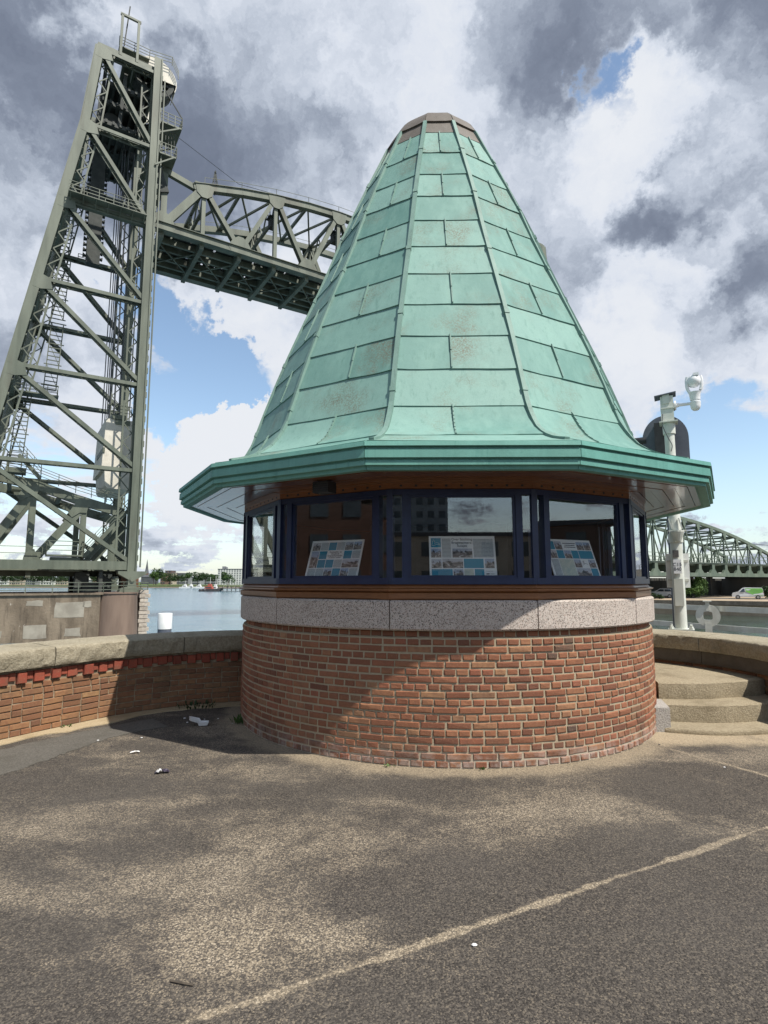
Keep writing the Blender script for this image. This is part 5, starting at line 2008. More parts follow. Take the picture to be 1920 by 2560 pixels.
b.bar(P1(7.0, S0, ztop(7.0) + .3), P1(7.25, S0, ztop(7) + 2.3), .1, .12, TD)
b.bar(P1(7.6, S0, ztop(7.6) + .3), P1(7.3, S0, ztop(7) + 2.3), .1, .12, TD)
b.bar(P1(7.3, S0, ztop(7) + 2.4), P1(7.3, S0, ztop(7) - .6), .1, .1, TD)
b.build('mast_stay', M['tower_dark'], SP)
b = MB()
b.tube([P1(.9, .5, 50.2), P1(10, S0, ztop(10) + 1.1), P1(16, S0, ztop(16) + .6)], .035, 4)
b.build('signal_wire', M['rope'], SP)

# ---- the fixed approach span inside the tower, running off to the left
AS = thing('approach_span', 'fixed green truss span passing through the foot of the tower', 'bridge span', P1(-10, 6, 3))
BT = [(-40, 10.2), (-26, 12.2), (-18, 12.6), (-10.1, 11.4), (-7.56, 10.9), (-4.65, 9.95), (-.4, 8.85)]
for w, sg in ((2.5, 1), (9.8, -1)):
    b = MB()
    b.bar(P1(-40, w, 3.05), P1(-.1, w, 3.05), .6, .8)
    b.bar(P1(-40, w - sg * .34, 3.45), P1(-.1, w - sg * .34, 3.45), .3, .06)
    b.build('bottom_chord', M['tower'], AS)
    b = MB()
    for (a, za), (c, zc) in zip(BT, BT[1:]):
        b.bar(P1(a, w, za - .45), P1(c + .05, w, zc - .45), .6, .85)
    b.build('top_chord', M['tower'], AS)

    def zt(t):
        for (a, za), (c, zc) in zip(BT, BT[1:]):
            if t <= c:
                return za + (zc - za) * (t - a) / (c - a)
        return BT[-1][1]
    for i in range(9):
        t = -3.8 - 4.2 * i
        b = MB()
        b.bar(P1(t, w, 3.4), P1(t, w, zt(t) - .5), .42, .50, TD)
        b.build('vertical', M['tower'], AS)
        b = MB()
        e0, e1 = P1(t - .1, w, zt(t) - 1.0), P1(t - 4.0, w, 3.4)
        b.bar(e0, e1, .5, .72, TN.cross(e1 - e0))
        b.build('diagonal', M['tower'], AS)
        b = MB()
        b.prism([(-1.1, .1), (.9, -.1), (.7, -.5), (.32, -.9), (.22, -1.4), (-.35, -1.4), (-1.0, -1.9), (-1.35, -1.5), (-.8, -.6)], P1(t, w - sg * .33, zt(t) - .15), TD, (0, 0, 1), TN, .05 * sg)
        b.build('gusset', M['tower'], AS)
        b = MB()
        b.prism([(-.7, -.3), (1.2, -.3), (.8, .25), (.4, .6), (.2, 1.2), (-.5, .9)], P1(t - 4.05, w - sg * .33, 3.4), TD, (0, 0, 1), TN, .05 * sg)
        b.build('gusset', M['tower'], AS)
    b = MB()
    e0, e1 = P1(-.35, w, 6.9), P1(-2.8, w, 3.6)
    b.bar(e0, e1, .4, .6, TN.cross(e1 - e0))
    b.bar(P1(-.3, w, 3.3), P1(-.3, w, 8.6), .5, .6, TD)
    b.build('end_post', M['tower'], AS)
for i in range(9):
    t = .4 - 4.2 * i
    b = MB()
    b.bar(P1(t, 2.5, 2.55), P1(t, 9.8, 2.55), .4, 1.1)
    b.bar(P1(t - 2, 2.5, zt(t - 2) - .5), P1(t - 2, 9.8, zt(t - 2) - .5), .35, .4)
    b.bar(P1(t - 2, 2.5, zt(t - 2) - .5), P1(t - 6.2, 9.8, zt(t - 6.2) - .5), .25, .25)
    b.build('cross_girder', M['tower'], AS)
b = MB()
for w in (4.6, 6.1, 7.6):
    b.bar(P1(-40, w, 2.5), P1(0, w, 2.5), .3, .7)
b.bar(P1(-40, 6.1, 2.95), P1(0, 6.1, 2.95), 5.5, .1)
b.build('deck', M['tower'], AS)
# stairs and platforms
b = MB()
for w in (1.2, 2.0):
    b.bar(P1(-3.7, w, 3.9), P1(-.1, w, 8.5), .08, .32)
for i in range(22):
    p = P1(-3.7 + 3.6 * i / 21, 1.2, 3.95 + 4.6 * i / 21)
    b.bar(p, p + TN * .8, .30, .06)
railing(b, [P1(-3.7, 1.2, 4.0), P1(-.1, 1.2, 8.6), P1(.9, 1.2, 8.6)], r=.05, gap=1.3)
b.build('stair', M['tower'], AS)
b = MB()
b.bar(P1(-6.75, 1.4, 4.0), P1(-3.8, 1.4, 4.0), 1.8, .14)
b.bar(P1(-6.4, 1.5, 3.2), P1(-4.0, 1.5, 3.2), 1.5, 1.3)
railing(b, [P1(-6.75, 2.3, 4.05), P1(-6.75, .5, 4.05), P1(-3.8, .5, 4.05), P1(-3.8, 2.3, 4.05)], h=1.25, rails=(.42, .85, 1.25), r=.06, gap=1.5)
b.build('platform', M['tower'], AS)
b = MB()
railing(b, [P1(-14, 1.8, 12.1), P1(-10.1, 1.8, 11.5), P1(-7.56, 1.8, 11.0), P1(-4.65, 1.8, 10.0), P1(-.6, 1.8, 8.95)], h=1.1, rails=(.3, .6, .85, 1.1), r=.05, gap=1.3)
railing(b, [P1(-40, 2.0, 3.6), P1(-7, 2.0, 3.6)], rails=(.6, 1.2), h=1.2, r=.05, gap=3.9)
b.bar(P1(-9.4, 1.7, 13.0), P1(-7.6, 1.7, 11.0), .08, .25)
b.bar(P1(-9.4, .9, 13.0), P1(-7.6, .9, 11.0), .08, .25)
railing(b, [P1(-9.4, .9, 13.2), P1(-7.6, .9, 11.2)], r=.05, gap=.8)
b.build('railing', M['tower'], AS)

# ------------------------------------------------------------------ the pier under the tower
PIER = thing('bridge_pier', 'stained concrete bridge pier with rounded nose and pale repair patches', 'pier', P1(-10, 5, WATER_Z))
b = MB()
prof = [(-45, -3.6), (-2.6, -3.6), (-2.6, 15.5), (-45, 15.5)]
b.add([P1(t, w, WATER_Z - 1) for t, w in prof] + [P1(t, w, .55) for t, w in prof], [(0, 1, 5, 4), (1, 2, 6, 5), (2, 3, 7, 6), (3, 0, 4, 7), (4, 5, 6, 7)])
b.build('wall', M['pier'], PIER)
b = MB()
c_ = P1(-1.15, -2.3, 0)
b.lathe(c_, [(1.95, WATER_Z - 1), (1.72, .50), (1.72, .56), (1.80, .56), (1.80, .66), (0, .66)], 28)
b.build('round_nose', M['pier_round'], PIER, smooth=40)
b = MB()
prof = [(-2.6, -1.2), (.9, -1.2), (1.7, .2), (1.7, 12.5), (-2.6, 12.5)]
b.add([P1(t, w, WATER_Z - 1) for t, w in prof] + [P1(t, w, .56) for t, w in prof], [(0, 1, 6, 5), (1, 2, 7, 6), (2, 3, 8, 7), (3, 4, 9, 8), (4, 0, 5, 9), (5, 6, 7, 8, 9)])
b.build('head', M['pier_round'], PIER)
rg = random.Random(8)
z = WATER_Z
i = 0
while z < .5:
    h = .38
    w_ = .95 if i % 2 else .75
    b = MB()
    b.frame(P1(1.35 - (1 - w_) * .3, -1.45, z + h / 2), TD, TN, (0, 0, 1), w_ + rg.uniform(-.05, .05), .9 + rg.uniform(-.08, .08), h - .05)
    b.build('quoin_block', M['quoin'], PIER)
    z += h
    i += 1
b = MB()
b.frame(P1(-24, -3.6, .58), TD, TN, (0, 0, 1), 43.2, .3, .16)
b.build('edge_kerb', M['pier'], PIER)
for (t, z_, w_, h_) in ((-4.9, -.75, 2.2, 1.3), (-3.6, -.30, .7, .5), (-7.45, -.15, 1.2, .45), (-7.3, -2.45, 1.6, 1.1), (-4.6, -2.6, 1.2, .7), (-9.95, -2.6, .7, .6), (-14.0, -1.5, 2.0, 1.0)):
    b = MB()
    pts = []
    for ex, ey in ((-1, -1), (0, -1), (1, -1), (1, 0), (1, 1), (.3, 1), (-.5, 1), (-1, 1), (-1, .2)):
        pts.append((ex * w_ / 2 + rg.uniform(-.06, .06), ey * h_ / 2 + rg.uniform(-.05, .05)))
    b.prism(pts, P1(t, -3.615, z_), TD, (0, 0, 1), TN, .04)
    b.build('repair_patch', M['patch'], PIER)
b = MB()
railing(b, [P1(-45, -3.5, .6), P1(-2.4, -3.5, .6), P1(-.8, -3.7, .66), P1(1.6, -1.6, .6), P1(1.6, 2.0, .6)], h=.95, rails=(.32, .64, .95), r=.06, gap=1.9)
pr = tag(b.build('pier_railing', M['tower'], None, org_at=P1(-20, -3.5, .6)), 'grey pipe railing along the top of the bridge pier', 'railing')
b = MB()
for t, w in ((-3.6, 3.0), (-3.6, 9.0), (-1.6, 3.0)):
    b.bar(P1(t, w, .5), P1(t, w, 2.5), 1.2, 1.2, TD)
b.bar(P1(-2.8, 2, 1.0), P1(-2.8, 10, 1.0), 1.6, 1.0)
b.bar(P1(-2.2, .6, .6), P1(-2.2, .6, 2.6), .25, .3, TD)
b.build('bearing_pedestal', M['tower_dark'], PIER)
b = MB()
hut = thing('pier_hut', 'low rusty box hut standing on the pier head', 'hut', P1(.9, 4.0, .56))
b = MB()
b.frame(P1(.7, 3.6, 1.55), TD, TN, (0, 0, 1), 1.6, 1.8, 1.9)
b.build('hut_wall', M['rust'], hut)
b = MB()
b.frame(P1(.7, 3.6, 2.55), TD, TN, (0, 0, 1), 1.8, 2.0, .1)
b.build('hut_roof', M['rust'], hut)
# ------------------------------------------------------------------ trees
ORD = ['first', 'second', 'third', 'fourth', 'fifth', 'sixth', 'seventh', 'eighth', 'ninth', 'tenth', 'eleventh', 'twelfth']


def crown_mesh(name, seed, n, m_, rx=1.0, rz_=.85, leaf=.10, clumps=9):
    rg = random.Random(seed)
    cl = []
    for i in range(clumps):
        a, e = rg.uniform(0, 6.283), rg.uniform(-.7, 1.0)
        rr = rg.uniform(.35, .72)
        cl.append((Vector((math.cos(a) * rr * rx * math.cos(e), math.sin(a) * rr * rx * math.cos(e), math.sin(e) * rr * rz_)), rg.uniform(.26, .46)))
    b = MB()
    for i in range(n):
        c, r = rg.choice(cl)
        v = Vector((rg.gauss(0, 1), rg.gauss(0, 1), rg.gauss(0, 1))).normalized() * r * rg.uniform(.55, 1.08)
        p = c + v
        ax = Vector((rg.gauss(0, 1), rg.gauss(0, 1), rg.gauss(0, 1))).normalized()
        ay = ax.cross(Vector((rg.gauss(0, 1), rg.gauss(0, 1), rg.gauss(0, 1)))).normalized()
        s = leaf * rg.uniform(.6, 1.3)
        b.add([p - ax * s, p + ay * s * .6, p + ax * s, p - ay * s * .6], [(0, 1, 2, 3)])
    return b.mesh(name, m_)


def trunk_mesh(seed):
    rg = random.Random(seed)
    b = MB()
    b.tube([(0, 0, -1), (.02, 0, -.5), (0, .02, .1)], [.07, .05, .03], 7)
    for i in range(4):
        a = rg.uniform(0, 6.28)
        b.tube([(0, 0, -.55 + .1 * i), (.25 * math.cos(a), .25 * math.sin(a), -.1 + .12 * i), (.5 * math.cos(a), .5 * math.sin(a), .2 + .1 * i)], [.03, .02, .008], 5)
    return b.mesh('trunk', M['bark'])


CR = {c: [crown_mesh('crown', 10 * j + i, 900, M[c], leaf=.085) for i in range(3)] for j, c in enumerate(('leaf', 'leaf_pale', 'leaf_dark'))}
TK = [trunk_mesh(i) for i in range(2)]


def tree(x, y, z, h, w, col, label, group, seed=0, name='broadleaf_tree', trunk=True):
    rg = random.Random(seed)
    root = thing(name, label, 'tree' if trunk else 'bush', (x, y, z), group)
    zc = z + h * (.58 if trunk else .42)
    s = (w / 2 / .95, w / 2 / .95, h * (.42 if trunk else .58) / .85)
    inst(rg.choice(CR[col]), 'crown' if trunk else 'foliage', root, (x, y, zc), (0, 0, rg.uniform(0, 6.28)), s)
    if trunk:
        inst(rg.choice(TK), 'trunk', root, (x, y, z + h * .5), (0, 0, rg.uniform(0, 6)), (h * .35, h * .35, h * .5))
    return root


def bbuilding(name, label, x, y, z, w, d, h, rz_, wall, floors, cols, roof='flat', group=None, strip=False):
    """block with recessed-looking window parts on the side facing the viewer and its right side"""
    root = thing(name, label, 'building', (x, y, z), group)
    ax = Vector((math.cos(rz_), math.sin(rz_), 0))
    ay = Vector((-math.sin(rz_), math.cos(rz_), 0))
    o = Vector((x, y, z))
    b = MB()
    b.frame(o + Vector((0, 0, h / 2)), ax, ay, (0, 0, 1), w, d, h)
    b.build('wall', M[wall], root)
    b = MB()
    b.frame(o + Vector((0, 0, h + .25)), ax, ay, (0, 0, 1), w + .4, d + .4, .5)
    b.build('roof', M['slate'], root)
    fh = h / floors
    cw = w / cols
    b = MB()
    if strip:
        for f in range(floors):
            b.frame(o - ay * (d / 2 + .02) + Vector((0, 0, f * fh + fh * .55)), ax, ay, (0, 0, 1), w * .94, .12, fh * .42)
        b.build('window_strip', M['far_glass'], root)
    else:
        wm = MB()
        wm.frame((0, 0, 0), ax, ay, (0, 0, 1), cw * .55, .12, fh * .5)
        me = wm.mesh('window', M['far_glass'])
        for f in range(floors):
            for c in range(cols):
                inst(me, 'window', root, o - ay * (d / 2 + .02) + ax * (-w / 2 + cw * (c + .5)) + Vector((0, 0, f * fh + fh * .55)))
    return root


# ------------------------------------------------------------------ far shore on the left
def fx(px, d):
    """plan point at viewing column px (of 1920) and forward distance d"""
    return ((px - 960) / 1443.0 * d, d)


bank = [fx(-400, 470), fx(200, 468), fx(384, 470), fx(480, 472), fx(560, 476), fx(700, 480), (200, 560), (600, 700), (600, 2500), (-1500, 2500)]
flat('far_bank', bank, -1.2, M['grass'], skirt=WATER_Z - 1, label='low grassy far bank across the river')
b = MB()
for (a, c) in zip([fx(-400, 466), fx(200, 464), fx(384, 466), fx(480, 468), fx(560, 472)], [fx(200, 464), fx(384, 466), fx(480, 468), fx(560, 472), fx(700, 476)]):
    b.add([(a[0], a[1], WATER_Z - .3), (c[0], c[1], WATER_Z - .3), (c[0], c[1] + 8, -1.0), (a[0], a[1] + 8, -1.0)], [(0, 1, 2, 3)])
tag(b.build('far_quay_slope', M['quay_stone']), 'grey stone slope at the water edge of the far bank', None, None, 'structure')
rg = random.Random(21)
# promenade trees on the left
for i in range(11):
    px = 8 + 24.5 * i + rg.uniform(-4, 4)
    x, y = fx(px, 520)
    tree(x, y, -1.2, 10.6 + rg.uniform(-.8, 1.2), 10.6, 'leaf_dark', 'round promenade tree on the far bank, %s from the left edge' % ORD[i], 'promenade trees', i)
for i, (px, h, w) in enumerate(((20, 9, 16), (60, 10, 14), (115, 12, 12), (158, 13.5, 15), (182, 12, 11), (205, 12.5, 13))):
    x, y = fx(px, 600)
    tree(x, y, -1.2, h, w, 'leaf_dark', 'tall tree behind the promenade row, %s from the left edge' % ORD[i], 'tall promenade trees', 30 + i)
for i, (px, h, w, c_) in enumerate(((384, 10.5, 10, 'leaf_pale'), (390, 14, 10, 'leaf_dark'), (406, 9.5, 9, 'leaf_pale'), (426, 9, 9, 'leaf_dark'), (446, 8.5, 11, 'leaf_dark'), (468, 9.5, 12, 'leaf'), (494, 10, 12, 'leaf_dark'), (514, 10, 12, 'leaf_dark'), (532, 9, 10, 'leaf'))):
    x, y = fx(px, 500 + 14 * (i % 3))
    tree(x, y, -1.2, h * 1.2, w * 1.2, c_, 'waterside tree on the far bank, %s to the right of the pier' % ORD[i], 'waterside trees', 50 + i)
x, y = fx(570, 330)
tree(x, y, -1.6, 9.6, 10.5, 'leaf', 'big green tree on the jetty left of the house', None, 77)
# buildings
def bld(px0, px1, ytop, d, name, label, wall, floors, cols, group=None, strip=False, dep=14):
    x0, _ = fx(px0, d)
    x1, _ = fx(px1, d)
    h = (1455 - ytop) / 1443.0 * d + 1.6 + 1.2
    return bbuilding(name, label, (x0 + x1) / 2, d, -1.2, x1 - x0, dep, h, 0, wall, floors, cols, 'flat', group, strip)


bld(236, 262, 1431, 640, 'apartment_block', 'brown brick block half hidden by the tower foot', 'bldg_brown', 5, 4)
bld(262, 280, 1437, 650, 'apartment_block', 'pale block beside the brown block at the tower foot', 'bldg_tan', 4, 3)
bld(407, 419, 1433, 640, 'apartment_block', 'narrow brown wing of the stepped block across the river', 'bldg_brown', 4, 2)
bld(418, 433, 1428, 650, 'apartment_block', 'tall brown stepped block across the river', 'bldg_brown', 6, 2)
bld(433, 438, 1433, 648, 'apartment_block', 'narrow tan wing of the stepped block across the river', 'bldg_tan', 5, 1)
bld(438, 476, 1434, 660, 'office_block', 'long grey block between the brown block and the moored boats', 'bldg_grey', 4, 8, None, True)
bld(486, 506, 1444, 600, 'office_block', 'low grey block behind the moored boats', 'bldg_grey', 3, 4, None, True)
bld(503, 550, 1438, 640, 'office_block', 'long grey block left of the white tower flat', 'bldg_grey', 4, 10, None, True)
r_ = bld(549, 640, 1424, 560, 'tower_flat', 'white flat block with many windows beside the house', 'bldg_white', 9, 14)
b = MB()
x0, _ = fx(556, 560)
b.box(x0, x0 + 3, 558, 562, 14.0, 16.6)
b.box(x0 + 3.4, x0 + 4.4, 558, 562, 14.0, 16.0)
b.build('roof_plant', M['bldg_grey'], r_)
for i, (px0, px1, d) in enumerate(((0, 30, 545), (36, 62, 548), (76, 100, 545), (106, 140, 552), (150, 178, 545), (190, 222, 550), (284, 318, 560))):
    bld(px0, px1, 1447 + (i % 3) * 2, d, 'row_house', 'low house row behind the promenade trees, %s from the left edge' % ORD[i], ('bldg_white', 'bldg_tan', 'bldg_grey')[i % 3], 2, 5, 'low houses on the far bank')
# church with a thin spire
x, y = fx(366, 760)
ch = thing('church', 'church with a thin dark spire across the river', 'church', (x, y, -1.2))
b = MB()
b.box(x - 2.6, x + 2.6, y - 2.6, y + 2.6, -1.2, 13)
b.build('tower', M['bldg_brown'], ch)
b = MB()
b.lathe((x, y, 0), [(2.9, 13), (2.0, 17.5), (0.05, 31.5)], 8)
b.build('spire', M['slate'], ch)
b = MB()
b.box(x - 5, x + 14, y - 5, y + 5, -1.2, 8)
b.prism([(-5.4, 8), (5.4, 8), (0, 13)], (x - 5, y, 0), (0, 1, 0), (0, 0, 1), (1, 0, 0), 19)
b.build('nave', M['slate'], ch)


def boat(px, d, L, label, hullm='bldg_white', cab='bldg_white', name='river_boat', mast=3.0, hh=1.0):
    x, y = fx(px, d)
    root = thing(name, label, 'boat', (x, y, WATER_Z))
    b = MB()
    prof = [(-L / 2, .25), (-L / 2 + .3, 1.0 * hh), (L / 2 - .2, 1.15 * hh), (L / 2 + .6, 1.45 * hh), (L / 2 - .6, -.3), (-L / 2 + .4, -.3)]
    b.prism(prof, (x, y - 1.7, WATER_Z), (1, 0, 0), (0, 0, 1), (0, 1, 0), 3.4)
    b.build('hull', M[hullm], root)
    b = MB()
    b.prism([(-L * .25, 1.0 * hh), (L * .15, 1.0 * hh), (L * .10, 2.1 * hh), (-L * .22, 2.1 * hh)], (x, y - 1.3, WATER_Z), (1, 0, 0), (0, 0, 1), (0, 1, 0), 2.6)
    b.prism([(-L * .10, 2.1 * hh), (L * .08, 2.1 * hh), (L * .05, 3.1 * hh), (-L * .08, 3.1 * hh)], (x, y - 1.1, WATER_Z), (1, 0, 0), (0, 0, 1), (0, 1, 0), 2.2)
    b.build('cabin', M[cab], root)
    b = MB()
    b.box(x - L * .2, x + L * .07, y - 1.33, y + 1.33, WATER_Z + 1.35 * hh, WATER_Z + 1.8 * hh)
    b.build('cabin_window', M['far_glass'], root)
    b = MB()
    b.tube([(x, y, WATER_Z + 3 * hh), (x, y, WATER_Z + 3 * hh + mast)], .10, 5)
    b.build('mast', M['rail'], root)
    return root


boat(464, 455, 9, 'white cabin boat leftmost of the moored boats on the far bank')
boat(479, 458, 8, 'white cabin boat second of the moored boats on the far bank')
boat(500, 456, 9, 'white cabin boat nearest the work boat on the far bank')
wb = boat(526, 300, 11, 'dark work boat with a red wheelhouse moored at the jetty', 'hull', 'red_paint', 'work_boat', 3.5, 1.25)
boat(540, 304, 6, 'small white launch moored behind the dark work boat', 'bldg_white', 'bldg_white', 'launch', 4.5, 1.2)
for i, px in enumerate((503.5, 513)):
    x, y = fx(px, 298)
    r_ = thing('mooring_buoy', 'dark round mooring buoy ' + ('left end of the pair' if i == 0 else 'nearer the work boat'), 'buoy', (x, y, WATER_Z), 'mooring buoys')
    b = MB()
    b.lathe((x, y, WATER_Z), [(0, -.5), (.7, -.3), (.75, .8), (.5, 1.2), (0, 1.25)], 12)
    b.build('body', M['hull'], r_)
    b = MB()
    b.tube([(x, y, WATER_Z + 1.2), (x, y, WATER_Z + 2.2)], .08, 5)
    b.build('ring_post', M['rail'], r_)
jt = thing('jetty', 'long dark timber jetty left of the house', 'jetty', (*fx(580, 305), WATER_Z))
b = MB()
x0, x1 = fx(548, 306)[0], fx(690, 306)[0]
b.box(x0, x1, 303, 318, -1.9, -1.5)
b.build('deck', M['quay_stone'], jt)
for i in range(14):
    x = x0 + .6 + (x1 - x0 - 1) * i / 13
    b = MB()
    b.tube([(x, 303.4, WATER_Z - 1), (x, 303.4, -.7)], .22, 6)
    b.build('pile', M['hull'], jt)
b = MB()
for i in range(10):
    x = x0 + 3 + 3 * i
    b.bar((x, 304, -1.5), (x, 304, -.3), .06, .06, (1, 0, 0))
b.bar((x0 + 3, 304, -.3), (x0 + 30, 304, -.3), .06, .06)
b.build('railing', M['rail'], jt)

# ------------------------------------------------------------------ right bank across the harbour
D0 = Vector((43.7, 92.7, 0))
AD = TD
AN = TN
QZ = -1.15
qp = [(14, 108), (36, 92.5), (46.5, 87.0), (56.5, 81.5), (90, 65), (140, 40), (500, 60), (500, 700), (40, 400), (14, 200)]
flat('harbour_quay', qp, QZ, M['paving_far'], skirt=WATER_Z - 1, label='sand coloured quay across the harbour')
rd_ = [(20, 115), (40, 103.5), (48, 99.0), (60, 92.0), (92, 74), (94, 80), (62, 98.5), (50, 105.5), (42, 110), (22, 121)]
flat('harbour_road', rd_, QZ + .006, M['road'], skirt=QZ - .05, label='dark road on the quay across the harbour')
kb = MB()
for a, c in zip(qp[:5], qp[1:6]):
    kb.bar(Vector((*a, QZ - .3)), Vector((*c, QZ - .3)), .7, .6)
tag(kb.build('harbour_quay_edge', M['quay_stone']), 'dark stone edge of the quay across the harbour', None, None, 'structure')

ARCH = thing('arch_bridge', 'green bowstring truss bridge across the harbour on the right', 'bridge', D0 + Vector((0, 0, 2.5)))


def QA(s, w, z):
    return D0 + AD * s + AN * w + Vector((0, 0, z))


def za(s):
    return 12.75 - 5.9 * (abs(s) / 38.8) ** 1.75


SN = [-38.8 + 77.6 * i / 18 for i in range(19)]
for w in (0, 8.5):
    b = MB()
    fine = [-38.8 + 77.6 * i / 36 for i in range(37)]
    for a, c in zip(fine, fine[1:]):
        b.bar(QA(a, w, za(a)), QA(c, w, za(c)), .5, .5)
    b.build('arch_chord', M['arch'], ARCH)
    b = MB()
    b.bar(QA(-38.8, w, 4.85), QA(38.8, w, 4.85), .5, .3)
    b.build('deck_chord', M['arch'], ARCH)
    b = MB()
    b.bar(QA(-38.8, w, 2.85), QA(38.0, w, 2.85), .5, .65)
    for i in range(len(SN)):
        b.prism([(-1.2, 3.1), (1.2, 3.1), (.45, 3.8), (.4, 4.7), (-.4, 4.7), (-.45, 3.8)], QA(SN[i], w - .2, 0), AD, (0, 0, 1), AN, .4)
    b.build('bottom_chord', M['arch'], ARCH)
    for i in range(1, len(SN) - 1):
        s = SN[i]
        b = MB()
        b.bar(QA(s, w, 4.9), QA(s, w, za(s)), .20, .20, AD)
        b.prism([(-.6, .0), (.6, .0), (.2, -1.0), (-.2, -1.0)], QA(s, w - .32, za(s) - .3), AD, (0, 0, 1), AN, .06)
        b.build('vertical', M['arch'], ARCH)
        b = MB()
        for j in (-1, 1):
            b.bar(QA(s, w, za(s) - .3), QA(s + j * 2.9, w, 4.9), .15, .17)
        b.build('diagonal', M['arch'], ARCH)
    b = MB()
    railing(b, [QA(-38.8, w - .8, 5.1), QA(38.8, w - .8, 5.1)], h=1.2, rails=(.6, 1.2), r=.08, gap=2.2)
    b.build('railing', M['arch'], ARCH)
    b = MB()
    b.bar(QA(38.6, w, 2.6), QA(38.8, w, 7.0), .7, .8, AD)
    b.build('end_post', M['arch'], ARCH)
b = MB()
for i in range(1, len(SN) - 1):
    s = SN[i]
    b.bar(QA(s, 0, za(s)), QA(s, 8.5, za(s)), .25, .3)
    if i < len(SN) - 2:
        b.bar(QA(s, 0, za(s)), QA(SN[i + 1], 8.5, za(SN[i + 1])), .18, .2)
        b.bar(QA(s, 8.5, za(s)), QA(SN[i + 1], 0, za(SN[i + 1])), .18, .2)
b.build('top_bracing', M['arch'], ARCH)
b = MB()
b.bar(QA(-38.8, 4.25, 4.6), QA(38.8, 4.25, 4.6), 8.0, .3)
for s in SN:
    b.bar(QA(s, 0, 4.0), QA(s, 8.5, 4.0), .4, 1.0)
b.build('deck', M['arch'], ARCH)
# dark abutment and viaduct behind the van
AB = thing('bridge_abutment', 'dark bridge abutment and underpass wall behind the van', 'abutment', QA(30, 10, QZ))
b = MB()
b.bar(QA(13, 12, QZ + 1.7), QA(52, 12, QZ + 1.7), 2.5, 3.6)
b.bar(QA(38.5, 4.2, QZ + 1.7), QA(41.5, 4.2, QZ + 1.7), 10.5, 3.5)
b.build('wall', M['abut'], AB)
for s in (18, 25, 32):
    b = MB()
    b.bar(QA(s, 8.5, QZ), QA(s, 8.5, 2.6), .9, .9, AD)
    b.build('pillar', M['abut'], AB)
b = MB()
b.bar(QA(39.0, 4.2, 3.5), QA(120, 4.2, 3.5), 9.5, 2.4)
b.bar(QA(39.0, -.9, 2.2), QA(120, -.9, 2.2), .5, .25)
railing(b, [QA(39, -.6, 4.7), QA(120, -.6, 4.7)], r=.08, gap=2.4)
b.build('viaduct_deck', M['abut'], AB)
b = MB()
b.tube([QA(36, 4, 9.3), QA(120, 4, 9.6)], .06, 4)
b.tube([QA(39.5, 4, 4.6), QA(39.5, 4, 9.4)], .12, 6)
tag(b.build('overhead_wire', M['rope'], None, org_at=QA(60, 4, 9)), 'overhead wire running off to the right of the arch bridge', 'wire')
# trees and bushes
for i, (s, w, h, wd, c_) in enumerate(((-10, 30, 12, 11, 'leaf_dark'), (-4, 26, 12, 10, 'leaf_dark'), (3, 30, 11, 10, 'leaf_dark'), (9, 26, 10, 9, 'leaf_dark'), (16, 30, 10.5, 10, 'leaf_dark'), (23, 28, 9.5, 9, 'leaf_dark'), (30, 32, 9, 10, 'leaf_dark'), (38, 36, 8, 10, 'leaf_dark'))):
    p = QA(s, w, QZ)
    tree(p.x, p.y, QZ, h, wd, c_, 'dark tree behind the arch bridge, %s from the house' % ORD[i], 'trees behind the arch bridge', 100 + i)
for i, (px, d, h, w, c_) in enumerate(((1722, 118, 2.9, 5.0, 'leaf_pale'), (1738, 121, 3.4, 4.0, 'leaf'), (1752, 119, 4.6, 3.6, 'leaf_pale'), (1635, 112, 1.2, 3.0, 'leaf_dark'), (1910, 116, 2.4, 3.0, 'leaf_dark'))):
    x, y = fx(px, d * .85)
    lab = ['wide pale green bush beside the pole under the arch bridge', 'mid green bush behind the pale bush under the arch bridge', 'tall pale green bush before the dark abutment', 'dark low bush by the white car', 'dark low bush right of the van'][i]
    tree(x, y, QZ, h, w, c_, lab, None, 130 + i, 'garden_bush', False)
b = MB()
x, y = fx(1652, 116)
b.frame((x + 1.5, y + 4, QZ + 1.7), AD, AN, (0, 0, 1), 9, .3, 3.4)
tag(b.build('site_fence', M['slate'], None, org_at=(x, y, QZ)), 'dark grey panel fence behind the white car', 'fence')


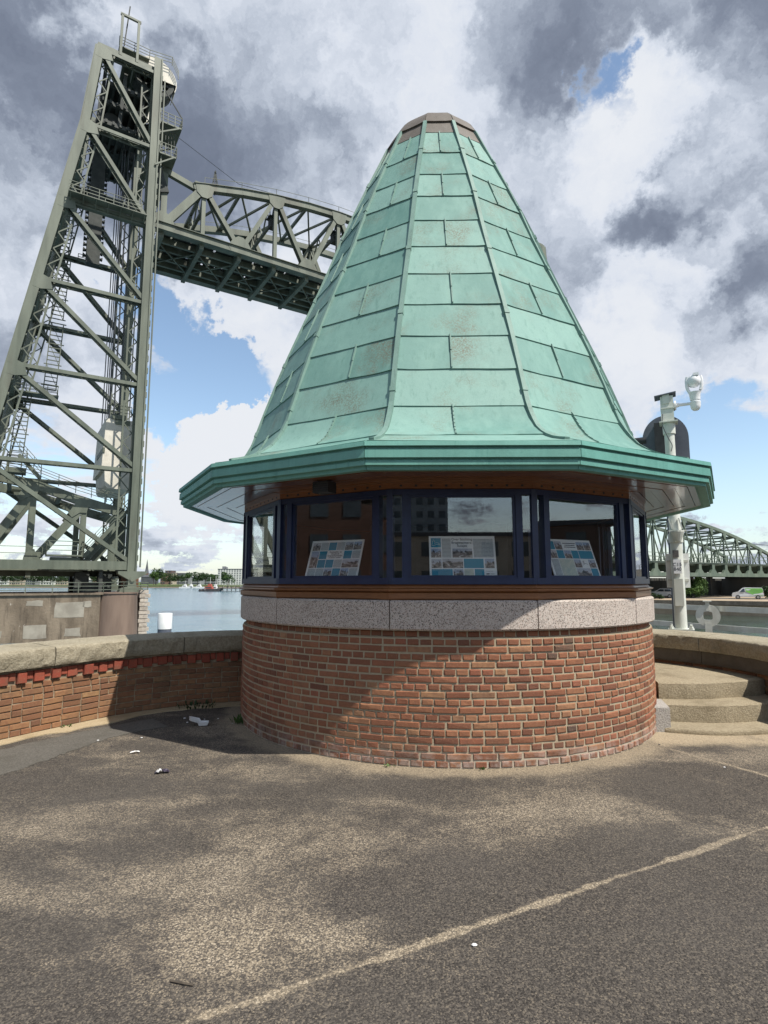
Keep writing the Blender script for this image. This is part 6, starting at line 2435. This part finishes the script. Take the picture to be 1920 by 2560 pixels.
# ------------------------------------------------------------------ vehicles
def vehicle(name, label, cat, loc, heading, side, glass, width, body, second=None, wheels=(), wr=.33, rear_split=None):
    """side: outline (x forward, z); glass: side-window polygons"""
    root = thing(name, label, cat, loc)
    h = Vector((math.cos(heading), math.sin(heading), 0))
    lft = Vector((-h.y, h.x, 0))
    o = Vector(loc)
    b = MB()
    n = len(side)
    vs = []
    for s in (-1, 1):
        for x, z in side:
            tum = width / 2 - (.16 * max(0, (z - .95)) / .6)
            vs.append(o + h * x + lft * (s * tum) + Vector((0, 0, z)))
    b.add(vs, [tuple(range(n)), tuple(range(n, 2 * n))] + [(i, (i + 1) % n, n + (i + 1) % n, n + i) for i in range(n)])
    b.build('body', M[body], root)
    for s in (-1, 1):
        for g_ in glass:
            b = MB()
            vv = [o + h * x + lft * (s * (width / 2 - .16 * max(0, z - .95) / .6 + .012)) + Vector((0, 0, z)) for x, z in g_]
            b.add(vv, [tuple(range(len(vv)))])
            b.build('side_window', M['far_glass'], root)
        if second:
            b = MB()
            vv = [o + h * x + lft * (s * (width / 2 - .16 * max(0, z - .95) / .6 + .010)) + Vector((0, 0, z)) for x, z in second]
            b.add(vv, [tuple(range(len(vv)))])
            b.build('side_panel', M['car_green'], root)
        for x in wheels:
            c_ = o + h * x + lft * (s * (width / 2 - .10)) + Vector((0, 0, wr))
            b = MB()
            b.tube([c_ - lft * .11, c_ + lft * .11], wr, 18)
            wl = b.build('wheel', M['tyre'], root)
            b = MB()
            b.tube([c_ + lft * (s * .09), c_ + lft * (s * .125)], wr * .62, 14)
            b.build('rim', M['rim'], wl)
        # lamps
        xs = [p[0] for p in side]
        b = MB()
        b.frame(o + h * (max(xs) - .10) + lft * (s * (width / 2 - .25)) + Vector((0, 0, .72)), h, lft, (0, 0, 1), .16, .34, .14)
        b.build('headlight', M['far_glass'], root)
        b = MB()
        b.frame(o + h * (min(xs) + .03) + lft * (s * (width / 2 - .12)) + Vector((0, 0, .95)), h, lft, (0, 0, 1), .06, .18, .35)
        b.build('tail_light', M['red_paint'], root)
    return root


hdg = math.atan2(33, -57)
x, y = fx(1866.5, 93.5)
van_side = [(-2.1, .35), (-2.15, .8), (-2.08, 1.5), (-1.95, 1.83), (.35, 1.86), (.7, 1.78), (1.32, 1.18), (2.05, 1.0), (2.2, .75), (2.2, .35)]
vehicle('delivery_van', 'white and green delivery van parked before the dark abutment', 'van', (x, y, QZ + .006), R(150), van_side, [[(.40, 1.14), (1.12, 1.14), (.66, 1.66), (.40, 1.68)]], 1.85, 'car_white', [(-2.05, .55), (-1.0, .55), (.25, 1.2), (.3, 1.74), (-1.92, 1.74), (-2.06, 1.4)], (-1.35, 1.4))
x, y = fx(1651, 100.5)
suv_side = [(-2.1, .38), (-2.2, .75), (-2.1, 1.08), (-1.75, 1.50), (-1.3, 1.62), (.1, 1.62), (.95, 1.12), (1.9, .98), (2.15, .72), (2.15, .38)]
vehicle('parked_car', 'white parked car below the arch bridge left of the pole', 'car', (x, y, QZ + .006), R(150), suv_side, [[(-1.72, 1.12), (-.6, 1.12), (-.6, 1.50), (-1.45, 1.48)], [(-.5, 1.12), (.72, 1.12), (.08, 1.50), (-.5, 1.50)]], 1.85, 'car_white', None, (-1.35, 1.35))

# ------------------------------------------------------------------ town behind the viewer, seen in the window reflections
bbuilding('brick_tenement', 'dark brick tenement behind the viewer, reflected in the left window', -48, -22, 0, 44, 10, 17, R(113), 'bldg_red', 5, 14)
bbuilding('brick_warehouse', 'dark brick warehouse right of the viewer, reflected in the right window', 62, -14, 0, 44, 12, 7.5, R(-103), 'bldg_brown', 2, 12)
bbuilding('high_rise', 'slim dark tower block behind the viewer, reflected in the middle window', 4, -150, 0, 18, 18, 70, math.pi, 'bldg_grey', 20, 6)
bbuilding('office_row', 'long low office row behind the viewer, reflected in the windows', 6, -70, 0, 70, 12, 7.5, math.pi, 'bldg_tan', 2, 18)
